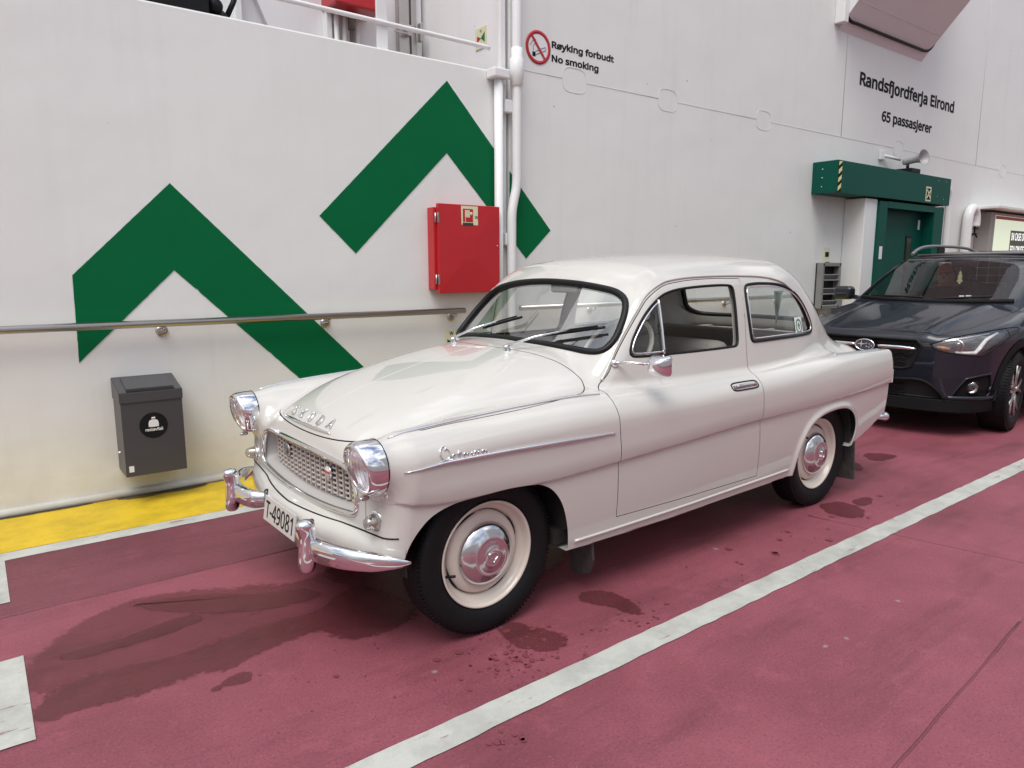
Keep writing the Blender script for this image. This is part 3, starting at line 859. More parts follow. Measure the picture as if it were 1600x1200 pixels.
M['grime'] = deck_mat('black_grime', (.030, .028, .022), (.02, .019, .016), rough=.7, speck=False); feather(M['grime'])
blob('grime_patch', [(-.86, 1.985), (-.74, 1.93), (-.60, 1.945), (-.46, 1.94), (-.34, 1.98), (-.36, 2.02), (-.6, 2.02), (-.82, 2.02)], .0052, M['grime'], seed=31, amp=.010)
blob('grime_patch', [(-1.5, 1.99), (-1.3, 1.975), (-1.0, 1.985), (-1.0, 2.02), (-1.3, 2.025), (-1.5, 2.02)], .0052, M['grime'], seed=32, amp=.009)
blob('grime_patch', [(.0, 1.985), (.3, 1.97), (.8, 1.985), (.8, 2.02), (.3, 2.025), (.0, 2.02)], .0052, M['grime'], seed=33, amp=.009)
# ------------------------------------------------------------------ ship's side: bulwark and deckhouse
XS = 2.135                                  # the joint between the two
bul = thing('ship_bulwark', 'low white steel bulwark painted with green zigzags behind the cream car', 'wall', (-6, YW, 0))
def rel(o, p): return (p[0] - o.location.x, p[1] - o.location.y, p[2] - o.location.z)
b = MB()
zt = 2.926
b.box(((-14 + XS) / 2 + 6, .06, zt / 2 - .005), (XS + 14, .12, zt), bev=.012)
b.build('plating', M['wall'], bul)
b = MB(); b.tube([(-14 + 6, -.008, .015), (XS + 6, -.008, .015)], .030, n=8); b.build('deck_fillet', M['wall'], bul)
CH = (( [(-.975, 1.347), (-.421, 1.896), (.98, .50), (.70, .26), (-.433, 1.375), (-.983, .842)], 'painted_zigzag'),)
def chev(poly, parent, d=.0035):
    r = random.Random(len(poly) * 7 + int(poly[0][0] * 50)); q = []
    for i in range(len(poly)):
        a, c = poly[i], poly[(i + 1) % len(poly)]; L_ = math.hypot(c[0] - a[0], c[1] - a[1]); k = max(1, int(L_ / .022)); nx_, ny_ = (c[1] - a[1]) / L_, -(c[0] - a[0]) / L_
        for j in range(k):
            e = r.gauss(0, .0004) + (r.uniform(.002, .005) if r.random() < .006 else 0) if j else 0
            q.append((a[0] + (c[0] - a[0]) * j / k + nx_ * e, a[1] + (c[1] - a[1]) * j / k + ny_ * e))
    bb = MB(); bb.prism([(u - parent.location.x, v) for u, v in q], lambda u, v, dd: (u, -dd, v), .0005, d)
    return bb.build('painted_zigzag', M['green_paint'], parent)
chev(CH[0][0], bul)
ap, ro = (1.570, 2.781), (1.560, 2.256)
def xr_(z): return ap[0] + (ap[1] - z) * (2.602 - 1.570) / (2.781 - 1.708)
def xl_(z): return ro[0] + (ro[1] - z) * (2.335 - 1.560) / (2.256 - 1.467)
xc = 2.02                                    # plating is rounded off just short of the joint
zo = ap[1] - (xc - ap[0]) * (2.781 - 1.708) / (2.602 - 1.570); zi = ro[1] - (xc - ro[0]) * (2.256 - 1.467) / (2.335 - 1.560)
chev([(.520, 1.743), ap, (xc, zo), (xc, zi), ro, (.781, 1.491)], bul)
dh = thing('deckhouse_wall', 'tall white weathered deckhouse wall carrying the black lettering', 'wall', (12, YW, 0))
X1 = 24
b = MB()
# wall plate with a step behind the door vestibule, end face at XS and top
b.box(((XS + X1) / 2 - 12 + .012, .75, 3.6), (X1 - XS - .024, 1.5, 7.2), bev=.012)
b.build('plating', M['wall2'], dh)
b = MB(); b.box((XS - 12 - .004, .76, 5.06), (.008, 1.46, 4.26)); b.build('end_plating', M['backwall'], dh)
xa = 2.16
za = ap[1] - (xa - ap[0]) * (2.781 - 1.708) / (2.602 - 1.570); zb_ = ro[1] - (xa - ro[0]) * (2.256 - 1.467) / (2.335 - 1.560)
chev([(xa, za), (2.602, 1.708), (2.335, 1.467), (xa, zb_)], dh)
# welded seam with its oval cover plates
b = MB(); zs_ = 2.974; stops = [(2.86, .135, .10), (4.06, .13, .10), (5.63, .13, .10), (8.74, .13, .10), (12.4, .13, .10)]
xx = XS + .02
for (cx, rx, rz_) in stops:
    b.tube([(xx - 12, -.0005, zs_), (cx - rx - 12, -.0005, zs_)], .0026, n=6); xx = cx + rx
    ring = []
    for i in range(40):
        t = 2 * math.pi * i / 40
        c_, s_ = math.cos(t), math.sin(t)
        ring.append((cx - 12 + rx * math.copysign(abs(c_) ** .6, c_), -.0005, zs_ + .0 + rz_ * math.copysign(abs(s_) ** .6, s_)))
    b.tube(ring, .0026, n=6, closed=True)
b.tube([(xx - 12, -.0005, zs_), (X1 - 12, -.0005, zs_)], .0026, n=6)
for xv in (7.25, 11.3): b.tube([(xv - 12, -.0005, zs_), (xv - 12, -.001, 6.8)], .004, n=6)
b.build('weld_seam', M['weld'], dh)
FR, UP = (1, 0, 0), (0, 0, 1)
text_obj('ship_lettering', "Randsfjordferja Elrond", M['ink'], (7.60 - 12, -.0006, 3.585), FR, UP, width=2.74, height=.215, bold=.045, parent=dh)
text_obj('ship_lettering', "65 passasjerer", M['ink'], (8.22 - 12, -.0006, 3.235), FR, UP, width=1.46, height=.175, bold=.045, parent=dh)
text_obj('warning_lettering', "R\u00f8yking forbudt", M['ink'], (2.602 - 12, -.0006, 3.178), FR, UP, width=.725, height=.074, bold=.045, parent=dh)
text_obj('warning_lettering', "No smoking", M['ink'], (2.602 - 12, -.0006, 3.070), FR, UP, width=.54, height=.075, bold=.045, parent=dh)

# upper deck behind the bulwark
uw = thing('upper_deck_wall', 'bright white upper deck wall standing back behind the bulwark rail', 'wall', (0, 3.3, 2.5))
b = MB()
b.box((-6, .1, 1.9), (16.2, .2, 4.4), bev=.01)
b.build('plating', M['backwall'], uw)
b = MB(); b.box((-6, -.62, .0), (16.2, 1.25, .10)); b.build('walkway', M['walk'], uw)
for x in (-2.6, -1.1, .42, 1.16):
    b = MB(); b.box((x, -.045, 1.9), (.05, .09, 4.2), bev=.005); b.build('stiffener', M['backwall'], uw)
b = MB(); b.box((.78, -.03, .62), (.09, .06, 1.9), bev=.004, rot=Matrix.Rotation(R(-24), 3, 'Y')); b.build('brace', M['backwall'], uw)
b = MB(); b.box((1.88, -.035, 1.75), (.11, .07, 2.4), bev=.012); b.box((1.99, -.025, 1.75), (.06, .05, 2.4), bev=.01)
b.build('door_frame', M['steel'], uw)
b = MB(); b.box((1.90, -.10, .98), (.05, .06, .09), bev=.006); b.box((1.83, -.12, .95), (.16, .012, .012)); b.box((2.03, -.09, .99), (.035, .06, .16), bev=.008)
b.build('door_handle', M['steel'], uw)
# far side of the ferry
fs = thing('far_raised_bulwark', 'white bulwark along the opposite side of the car deck, raised to block low sky light', 'wall', (6, -9.6, 0))
b = MB(); b.box((0, -.1, 1.6), (40, .2, 3.2), bev=.02); b.build('plating', M['wall'], fs)  # out of view; raised to keep low sky light from under the car
for i in range(14):
    b = MB(); b.box((-18 + i * 2.8, .08, 1.6), (.06, .16, 3.1)); b.build('stiffener', M['wall'], fs)
fh = thing('far_deckhouse_blocker', 'unseen white deckhouse opposite the car deck, made tall to block sky light', 'wall', (13, -9.9, 0))
b = MB(); b.box((2, -.6, 4.8), (20, 1.6, 9.6), bev=.02); b.build('plating', M['wall2'], fh)  # unseen; made taller to cut sky light on the right wall and crossover
for i in range(5):
    b = MB(); b.box((-5 + i * 2.4, .205, 4.4), (1.2, .03, .9), bev=.01); b.build('window', M['black'], fh)

# --- things fixed to the ship's side
rail = thing('upper_rail', 'thin white tubular guard rail along the bulwark top with flat post', 'railing', (0, 2.12, zt))
b = MB(); b.tube([(-8, 0, .255), (1.98, 0, .165 + .02), (2.02, 0, .18)], .017, n=10); b.build('top_bar', M['white_paint'], rail)
b = MB(); b.box((1.085, .015, .55), (.085, .022, 1.1), bev=.004); b.build('post', M['white_paint'], rail)
b = MB(); b.box((-1.6, .015, .55), (.085, .022, 1.1), bev=.004); b.build('post', M['white_paint'], rail)
rb = thing('red_equipment_box', 'red metal box mounted high behind the white rail', 'box', (1.33, 3.3, 3.53))
b = MB(); b.box((0, -.17, .22), (.42, .30, .5), bev=.015); b.build('housing', M['red_paint'], rb)
for dx in (-.12, -.05, .06):
    b = MB(); b.tube([(dx, -.12, -.02), (dx, -.12, -1.15)], .022, n=8); b.build('conduit', M['white_paint'], rb)
M['dark_pipe'] = mat('brown_pipe', (.16, .13, .10), .5)
b = MB(); b.tube([(.0, -.15, .0), (.0, -.15, -.16)], .03, n=8); b.tube([(.0, -.15, -.15), (.0, -.15, -1.15)], .02, n=8); b.build('cable', M['dark_pipe'], rb)
mc = thing('black_winch_housing', 'black machinery housing with thick hoses on top of the bulwark', 'machine', (-.15, 2.45, zt - .3))
b = MB(); b.box((-.45, 0, .36), (1.06, .46, .75), bev=.02); b.build('housing', M['rubber'], mc)
b = MB(); b.sphere((.18, -.02, .36), (.09, .09, .09)); b.box((.21, -.02, .32), (.13, .10, .10), bev=.02); b.lathe([(0, -.12), (.045, -.12), (.05, -.08), (.05, .05), (0, .05)], c=(.14, -.03, .43), axis='y', n=16); b.build('fitting', M['rubber'], mc)
b = MB(); b.tube([(.12, -.05, .38), (.17, -.06, .55), (.26, -.05, .80), (.36, .0, 1.05)], .033, n=10); b.build('hose', M['rubber'], mc)
b = MB(); b.tube([(.22, -.06, .38), (.28, -.05, .50), (.36, -.03, .70), (.44, .0, .95)], .018, n=10); b.build('hose', M['rubber'], mc)

def dim_sign(name, label, org, w, h, right=(1, 0, 0), parent_loc=None):
    t = thing(name, label, 'sign', org); return t
s1 = thing('valve_sign', 'pale yellow valve sign on the bright upper wall above the rail', 'sign', (XS - .012, 2.30, 3.182))
b = MB(); b.box((0, .08, .082), (.006, .16, .165)); b.build('board', M['photolum'], s1)
def tri(b, pts, x): b.face([(x, p[0], p[1]) for p in pts]); return b
b = MB(); b.prism([(.135, .055), (.135, .105), (.08, .08)], lambda u, v, d: (-d, u, v), .003, .005); b.build('red_mark', M['red_ink'], s1)
b = MB(); b.prism([(.025, .04), (.08, .08), (.025, .12)], lambda u, v, d: (-d, u, v), .003, .005); b.build('green_mark', M['green_ink'], s1)
text_obj('letter', "W", M['ink'], (-.0032, .095, .125), (0, -1, 0), UP, height=.022, parent=s1, depth=.001)

# drain pipes at the joint
p1 = thing('drain_pipe', 'straight white pipe with square cap ending behind red cabinet', 'pipe', (2.012, YW - .055, 0))
b = MB(); b.tube([(0, 0, .05), (0, 0, 2.85)], .035, n=20); b.build('pipe', M['white_paint'], p1)
b = MB(); b.box((.0, .0, 2.885), (.155, .11, .075), bev=.012); b.build('cap', M['white_paint'], p1)
p2 = thing('vent_pipe', 'thicker white pipe with collar and S-bend beside the wall joint', 'pipe', (2.178, YW - .075, 0))
b = MB()
path = [(.0, 0, 7), (.0, 0, 3.0), (0, 0, 2.2), (0, 0, 2.10), (-.008, 0, 2.02), (-.03, 0, 1.93), (-.048, 0, 1.84), (-.052, 0, 1.75), (-.052, 0, 1.0), (-.052, 0, .03)]
P_ = loop(path[1:9], 6, closed=False).tolist()
b.tube([path[0]] + P_ + [path[9]], .0375, n=20); b.build('pipe', M['white_paint'], p2)
b = MB(); b.lathe([(.038, 3.10), (.046, 3.10), (.046, 3.03), (.056, 3.02), (.056, 2.87), (.050, 2.86), (.050, 2.82), (.044, 2.815), (.038, 2.81)], axis='z', n=24); b.build('collar', M['white_paint'], p2)
for z in (2.66, 1.62):
    b = MB(); b.box((-.05, .045, z), (.10, .06, .10), bev=.01); b.build('bracket', M['white_paint'], p2)
b = MB(); b.box((XS - .04, YW + .02, 3.0 + .92), (.06, .05, 2.2), bev=.01)
o = b.build('corner_post', M['white_paint']); tag(o, 'narrow white corner strip running up beside the vent pipe', 'post')

# round prohibition sign
ns = thing('no_smoking_sign', 'round red and white no smoking sign with struck-out cigarette', 'sign', (2.456, YW - .001, 3.172))
b = MB(); b.lathe([(0, -.002), (.112, -.002), (.112, 0)], axis='y', n=48, smooth=False); b.build('disc', M['sticker'], ns)
b = MB(); b.lathe([(.104, -.0045), (.131, -.0045), (.131, 0), (.104, 0)], axis='y', n=64, closed=True)
b.box((0, -.0052, 0), (.016 * 1.3, .0015, .215), rot=Matrix.Rotation(R(-40), 3, 'Y')); b.build('ring_and_bar', M['red_ink'], ns)
b = MB(); ro3 = Matrix.Rotation(R(-28), 3, 'Y')
b.box((-.045, -.003, -.058), (.032, .002, .034), rot=None); b.build('ember', M['ink'], ns)
b = MB()
b.tube([(-.03, -.003, -.036), (.075, -.003, .012), (.083, -.003, .0), (.078, -.003, -.014), (-.028, -.003, -.062)], .0022, n=5)
b.tube([(-.05, -.003, -.038), (-.055, -.003, .0), (-.04, -.003, .02), (-.02, -.003, .03), (-.03, -.003, .06), (-.06, -.003, .04), (-.085, -.003, .005)], .002, n=5)
b.build('cigarette', M['ink'], ns)

# handrail
hr_ = thing('handrail', 'long brushed steel handrail on the white bulwark left of the cream car', 'handrail', (0, YW - .08, 0))
b = MB(); b.tube([(-8, 0, 1.055), (1.655, 0, 1.057)], .0225, n=20)
b.build('bar', M['steel'], hr_)
for x in (-4.6, -2.6, -1.6, -.53, .528, 1.575):
    b = MB(); b.lathe([(0, -.010), (.012, -.012), (.030, -.008), (.036, 0), (.036, .004)], c=(x, .076, 1.005), axis='y', n=24)
    b.tube([(x, .07, 1.005), (x, .03, 1.005), (x, .006, 1.012), (x, 0, 1.034)], .009, n=8); b.build('bracket', M['steel'], hr_)

h2 = thing('handrail', 'shorter brushed steel handrail behind the cream car, seen through its windows', 'handrail', (4.3, YW - .08, 0))
b = MB(); b.tube([(2.21 - 4.3, 0, 1.057), (6.44 - 4.3, 0, 1.06)], .0225, n=20); b.build('bar', M['steel'], h2)
for x in (-1.22, -.21, .78, 1.75):
    b = MB(); b.lathe([(0, -.010), (.012, -.012), (.030, -.008), (.036, 0), (.036, .004)], c=(x, .076, 1.005), axis='y', n=24)
    b.tube([(x, .07, 1.005), (x, .03, 1.005), (x, .006, 1.012), (x, 0, 1.034)], .009, n=8); b.build('bracket', M['steel'], h2)

# fire hose cabinet
cab = thing('fire_hose_cabinet', 'red fire hose cabinet on the white wall above the handrail', 'cabinet', (1.684, YW + .140, 1.202))
b = MB(); b.box((-.020, -.185, .33), (.575, .092, .615), bev=.006); b.build('body', M['red_paint'], cab)
b = MB(); w_, h_ = .285, .335
fr_ = [(-w_, -.265, -h_), (w_, -.265, -h_), (w_, -.265, h_), (-w_, -.265, h_)]
b.box((0, -.247, .33), (.57, .034, .67), bev=.005)
c0 = (.0, -.264 - .016, .33)
q = [(-.27, -.2642, .33 - .32), (.27, -.2642, .33 - .32), (.27, -.2642, .33 + .32), (-.27, -.2642, .33 + .32)]
q2 = [(-.07, -.274, .33 - .09), (.07, -.274, .33 - .09), (.07, -.274, .33 + .09), (-.07, -.274, .33 + .09)]
for i in range(4): b.face([q[i], q[(i + 1) % 4], q2[(i + 1) % 4], q2[i]])
b.face(q2)
d_ = b.build('door', M['red_paint'], cab)
for z in (.10, .56):
    b = MB(); b.tube([(-.297, -.243, z - .035), (-.297, -.243, z + .035)], .007, n=8); b.box((-.285, -.262, z), (.012, .008, .075)); b.build('hinge', M['steel'], cab)
b = MB(); b.lathe([(0, -.27), (.006, -.27), (.006, -.262)], c=(.262, 0, .36), axis='y', n=12); b.build('lock', M['steel'], cab)
sg = MB(); sg.box((-.005, -.2675, .575), (.152, .005, .160)); sg = sg.build('sign_plate', M['photolum'], cab)
b = MB(); b.box((-.022, -.2708, .585), (.092, .002, .098)); b.build('red_panel', M['red_paint'], sg)
b = MB()
for i in range(6): b.box((-.047 + i * .0075, -.2722, .597), (.006, .003, .055))
b.lathe([(0, -.002), (.012, -.002), (.012, .0), (0, 0)], c=(.008, -.2718, .598), axis='y', n=14); b.box((-.046, -.2722, .556), (.004, .002, .05)); b.build('hose_symbol', M['photolum'], sg)
b = MB(); b.box((-.022, -.2708, .518), (.098, .002, .022)); b.build('dark_panel', mat('sign_dark', (.03, .04, .03), .5), sg)
text_obj('letter', "W", M['ink'], (.042, -.2702, .56), FR, UP, height=.024, parent=sg, depth=.001, bold=.02)

# small sign hidden behind the bonnet
s2 = thing('hydrant_sign', 'pale yellow sign low on wall under the handrail end', 'sign', (1.575, YW - .002, .75))
b = MB(); b.box((0, -.003, .08), (.12, .006, .16)); b.build('board', M['photolum'], s2)
text_obj('letter', "W", M['ink'], (-.02, -.0065, .11), FR, UP, height=.03, parent=s2, depth=.001, bold=.02)
b = MB(); b.prism([(-.04, .03), (.0, .055), (-.04, .08)], lambda u, v, d: (u, -d, v), .006, .0075); b.prism([(.04, .03), (.04, .08), (0, .055)], lambda u, v, d: (u, -d, v), .006, .0075); b.build('valve_symbol', M['ink'], s2)

# waste bin
bn = thing('waste_bin', 'dark grey wall-hung waste bin with black round sticker', 'waste bin', (-.662, YW, .18))
def bt(z): return -.245 - .0 * z
b = MB()
yb, yf = -.004, -.25
pro = [(yb, 0.0), (yf, .0), (yf, .44), (yb, .50)]
b.prism(pro, lambda u, v, d: (d, u, v), -.165, .165, bev=0)
b.build('body', M['bin'], bn)
b = MB()
pro = [(-.256, .435), (-.256, .497), (-.001, .562), (-.001, .435)]
b.prism(pro, lambda u, v, d: (d, u, v), -.170, .170)
bmesh.ops.bevel(b.bm, geom=b.bm.edges[:], offset=.004, segments=2, affect='EDGES')
lid = b.build('lid', M['bin'], bn)
b = MB(); sl = (.562 - .497) / .261
def lidp(u, v, d): return (u, -.262 + v, .497 + v * sl + d)
b.prism([(-.125, .035), (.125, .035), (.125, .215), (-.125, .215)], lidp, -.01, .010); b.build('flap', M['bin'], lid)
b = MB(); b.prism([(-.128, .012), (.128, .012), (.128, .034), (-.128, .034)], lidp, -.005, .0025); b.build('slot', M['gap'], lid)
b = MB(); b.lathe([(0, -.2525), (.076, -.2525), (.076, -.25)], c=(.0, 0, .292), axis='y', n=48, smooth=False)
stk = b.build('sticker', M['ink'], bn)
bag = loop([(-.027, .284), (-.027, .284), (-.027, .305), (-.020, .322), (0, .327), (.020, .322), (.027, .305), (.027, .284), (.027, .284), (.0, .282)], 5)
b = MB(); b.prism(bag.tolist(), lambda u, v, d: (u, -.2525 - d, v), .0, .0012)
b.lathe([(0, 0), (.006, 0), (.006, .0012), (0, .0012)], c=(-.004, -.2537, .335), axis='y', n=10); b.lathe([(0, 0), (.006, 0), (.006, .0012), (0, .0012)], c=(.006, -.2537, .336), axis='y', n=10)
b.build('bag_symbol', M['sticker'], stk)
text_obj('sticker_lettering', "restavfall", M['sticker'], (-.046, -.2528, .258), FR, UP, width=.094, height=.019, bold=.03, parent=stk, depth=.001)
b = MB(); b.box((-.135, -.2508, .045), (.026, .002, .036)); b.build('label_patch', M['sticker'], bn)
b = MB(); b.lathe([(0, -.012), (.008, -.012), (.008, 0)], c=(-.165, -.1, .12), axis='x', n=10); b.build('lock', M['steel'], bn)

# --- passenger door area
vs = thing('door_vestibule', 'dark green sliding door in projecting white frame under green canopy', 'door', (8.5, YW, 0))
ox = 8.5
b = MB()
b.box((7.60 + .0 - ox, -.135, 1.12), (.30, .265, 2.24), bev=.008); b.build('jamb', M['white_paint'], vs)
b = MB(); b.box((9.66 - ox, -.135, 1.12), (.06, .265, 2.24), bev=.008); b.build('jamb', M['white_paint'], vs)
b = MB()
b.box((7.86 - ox, -.15, 1.11), (.215, .29, 2.22), bev=.006); b.box((9.46 - ox, -.15, 1.11), (.30, .29, 2.22), bev=.006); b.box((8.64 - ox, -.15, 2.185), (1.34, .29, .08))
b.build('frame', M['door_green'], vs)
b = MB(); b.box((8.64 - ox, -.12, 1.08), (1.34, .05, 2.13)); dr_ = b.build('leaf', M['door_green'], vs)
b = MB(); b.box((8.93 - ox, -.149, 1.35), (.17, .012, .95), bev=.005); wd = b.build('window', M['rubber'], dr_)
b = MB(); b.box((8.93 - ox, -.156, 1.35), (.12, .004, .88)); b.build('pane', mat('dark_glass', (.02, .025, .02), .05), wd)
b = MB(); b.box((7.86 - ox, -.297, 1.58), (.07, .006, .16)); b.build('label_patch', M['sticker'], vs)
b = MB(); b.box((9.20 - ox, -.148, 1.98), (.05, .006, .13)); b.build('label_patch', M['sticker'], vs)
b = MB(); b.box(((6.66 + 9.70) / 2 - ox, -.16, 2.437), (3.04, .31, .365), bev=.004); cn = b.build('canopy', M['door_green'], vs)
b = MB()
zz = 2.262
for i in range(4):
    z0 = 2.262 + i * .095; z1 = z0 + .047
b.box((6.715 - ox, -.3165, 2.437), (.07, .003, .35)); st_ = b.build('hazard_strip', M['ink'], cn)
b = MB()
for i in range(4):
    z0 = 2.29 + i * .095
    b.prism([(6.682 - ox, z0 - .02), (6.748 - ox, z0 + .025), (6.748 - ox, min(z0 + .072, 2.608)), (6.682 - ox, z0 + .027)], lambda u, v, d: (u, -d, v), .3181, .3195)
b.build('hazard_stripe', M['hazard_yellow'], st_)
b = MB(); b.box((9.02 - ox, -.3165, 2.375), (.15, .003, .19)); sp_ = b.build('exit_sign', M['photolum'], cn)
b = MB(); b.box((9.02 - ox, -.3185, 2.375), (.115, .002, .15)); b.build('sign_panel', M['ink'], sp_)
b = MB(); b.lathe([(.0005, -.322), (.022, -.322), (.022, -.319)], c=(9.02 - ox, 0, 2.375), axis='y', n=20)
for a_ in (46, -46): b.box((9.02 - ox, -.3225, 2.375), (.16, .002, .02), rot=Matrix.Rotation(R(a_), 3, 'Y'))
b.build('sign_symbol', M['photolum'], sp_)
for (x_, z_) in ((9.30, 2.57), (9.55, 2.57), (9.3, 2.36), (9.5, 2.33)):
    b = MB(); b.lathe([(0, -.316), (.008, -.316), (.008, -.31)], c=(x_ - ox, 0, z_), axis='y', n=8); b.build('rivet', M['steel'], cn)
for z_ in (2.33, 2.43, 2.53):
    b = MB(); b.lathe([(0, -.004), (.008, -.004), (.008, 0)], c=(6.66 - ox, -.13, z_), axis='x', n=8); b.build('rivet', M['steel'], cn)

hn = thing('loudspeaker_horn', 'grey horn loudspeaker mounted on top of the green canopy', 'loudspeaker', (8.62, YW - .22, 2.62))
b = MB(); b.box((0, .02, .03), (.26, .22, .06), bev=.01); b.tube([(-.05, 0, .06), (-.05, 0, .12)], .02, n=8); b.build('bracket', M['rubber'], hn)
rot = Matrix.Scale(.82, 4) @ Matrix.Rotation(R(-12), 4, 'Z') @ Matrix.Rotation(R(-6), 4, 'X') @ Matrix.Scale(.8, 4, (0, 1, 0)) @ Matrix.Scale(1.15, 4, (1, 0, 0)) @ Matrix.Scale(1.15, 4, (0, 0, 1))
b = MB(); b.lathe([(0, .26), (.042, .26), (.046, .20), (.046, .02), (.050, .0), (.056, -.06), (.075, -.13), (.104, -.175), (.110, -.18), (.104, -.172), (.07, -.125), (.045, -.06), (.03, -.02), (.0, -.02)], axis='y', n=32)
bmesh.ops.transform(b.bm, matrix=Matrix.Translation((.10, -.03, .19)) @ rot, verts=b.bm.verts); b.build('horn', mat('speaker_grey', (.42, .42, .42), .4), hn)
b = MB(); b.tube([(-.36, .21, .23), (-.18, .14, .205), (-.06, .10, .19)], .022, n=8); b.box((-.36, .20, .23), (.10, .04, .12), bev=.008); b.build('arm', M['white_paint'], hn)

pr = thing('cable_conduit', 'white rounded conduit bending down beside the green canopy', 'pipe', (9.72, YW - .05, 0))
b = MB(); b.tube(loop([(0, 0, 2.56), (.45, 0, 2.56), (.58, 0, 2.52), (.64, 0, 2.40), (.65, 0, 2.2), (.65, 0, .05)], 5, closed=False).tolist(), .045, n=14); b.build('pipe', M['white_paint'], pr)
gs = thing('gooseneck_vent', 'white gooseneck ventilation pipe with small black valve wheel', 'vent', (10.95, YW - .10, 0))
b = MB(); b.tube(loop([(0, 0, .05), (0, 0, 1.2), (0, 0, 2.10), (.03, 0, 2.22), (.13, 0, 2.30), (.25, 0, 2.24), (.29, 0, 2.12), (.29, 0, 2.03)], 6, closed=False).tolist(), .07, n=18); b.build('pipe', M['white_paint'], gs)
b = MB(); b.tube([(.29, 0, 2.03), (.29, 0, 1.90)], .012, n=6); b.box((.29, 0, 2.0), (.26, .02, .015)); b.box((.29, 0, 1.92), (.22, .03, .012), rot=None)
b.tube([(.29, 0, 1.93), (.17, 0, 1.87)], .012, n=6); b.tube([(.29, 0, 1.93), (.41, 0, 1.87)], .012, n=6); b.build('valve', M['ink'], gs)
t = thing('small_notice', 'small notice plate on white wall below gooseneck vent', 'sign', (11.2, YW - .002, 1.80))
b = MB(); b.box((0, -.003, .12), (.10, .006, .30)); b.build('board', M['white_paint'], t)
b = MB(); b.box((.01, -.0075, .15), (.06, .003, .07)); b.box((.0, -.0075, .285), (.07, .003, .03)); b.build('symbol', M['ink'], t)

# vent grille + notice
vg = thing('vent_grille', 'grey metal louvre box low on the wall behind cream car', 'vent', (7.085, YW, .90))
b = MB(); b.box((0, -.012, .27), (.42, .024, .56), bev=.006); vb = b.build('back_plate', M['black'], vg)
b = MB()
for (cx, cz, sx, sz) in ((-.195, .27, .04, .56), (.195, .27, .04, .56), (0, .53, .42, .045), (0, .01, .42, .045)): b.box((cx, -.06, cz), (sx, .08, sz), bev=.005)
b.build('frame', mat('vent_grey', (.20, .20, .20), .5, var=.2, vscale=10), vg)
for z in (.40, .23, .08):
    b = MB(); b.box((0, -.062, z - .025), (.36, .012, .085), rot=Matrix.Rotation(R(38), 3, 'X')); b.box((0, -.085, z - .06), (.36, .035, .016), bev=.003); b.build('louvre', bpy.data.materials['vent_grey'], vg)
b = MB(); b.box((.30, -.03, .10), (.16, .06, .28), bev=.005); b.build('junction_box', bpy.data.materials['vent_grey'], vg)
t = thing('vent_notice', 'pale yellow notice plate on the wall above louvre box', 'sign', (7.10, YW - .002, 1.47))
b = MB(); b.box((0, -.003, .07), (.14, .006, .20)); b.build('board', M['photolum'], t)
b = MB(); b.box((0, -.0075, .085), (.08, .003, .06)); b.box((.02, -.0075, -.02), (.10, .003, .025)); b.build('symbol', M['ink'], t)

# lit display case at the right edge
dc = thing('display_case', 'lit display case in grey frame at the right edge', 'display case', (12.6, YW, 1.1))
M['lit'] = mat('lit_poster', (.5, .6, .45), .4, emit=(.75, .80, .62), estr=.42)
b = MB(); b.box((0, -.11, .575), (2.2, .22, 1.17), bev=.01); b.build('housing', mat('case_grey', (.33, .32, .31), .45), dc)
b = MB(); b.box((.07, -.222, .575), (1.98, .006, 1.08)); po = b.build('poster', M['lit'], dc)
b = MB(); b.box((.07, -.2262, 1.085), (1.98, .003, .05)); b.build('poster_border', M['red_ink'], po)
b = MB(); b.box((.36, -.2265, .60), (1.2, .003, .60)); pn = b.build('poster_panel', mat('poster_dark', (.09, .11, .06), .4), po)
for s_, z_ in (("IN CASE OF", .74), ("FOLLOW SIG", .53)):
    text_obj('poster_lettering', s_, mat('poster_white', (.8, .8, .8), .4, emit=(1, 1, 1), estr=.5), (-.20, -.2285, z_), FR, UP, width=.62, height=.125, bold=.03, parent=pn, depth=.001)
b = MB(); b.box((0.0, -.2, 1.22), (2.7, .42, .05), bev=.01, rot=None); b.build('hood', M['white_paint'], dc)

# slanted raft housing high on the wall
rf = thing('raft_housing', 'white slanted housing with black rubber lip high on wall', 'housing', (8.1, YW, 4.16))
b = MB()
pro = [(0, 0), (-.075, .10), (-.16, .20), (-.60, .70), (-.95, 1.2), (-.95, 2.3), (0, 2.3)]
b.prism(pro, lambda u, v, d: (d, u, v), -1.07, 1.10); b.build('shell', M['white_paint'], rf)
b = MB(); b.box((-1.12, -.06, 1.2), (.10, .12, 2.3), bev=.01); b.build('side_frame', M['white_paint'], rf)
b = MB(); b.tube(loop([(-1.075, -.085, 1.9), (-1.075, -.085, .55), (-1.06, -.085, .20), (-1.0, -.085, .11), (-.8, -.085, .098), (.8, -.085, .098), (1.0, -.085, .105), (1.085, -.10, .14), (1.10, -.15, .22)], 6, closed=False).tolist(), .019, n=10); b.build('rubber_lip', M['rubber'], rf)
b = MB(); b.tube([(-1.06, -.22, .27), (1.09, -.22, .27)], .005, n=6); b.build('weld_seam', M['weld'], rf)

# ------------------------------------------------------------------ cream vintage saloon (x runs aft from the front axle, near side is -y)
car = thing('vintage_car', 'cream two-door vintage saloon with chrome grille parked on the pink deck', 'car', (0, 0, 0), .020846)
V0, T0 = surf_half(F_car, -.66, 3.34, .86, .22, 1.50, .0078)

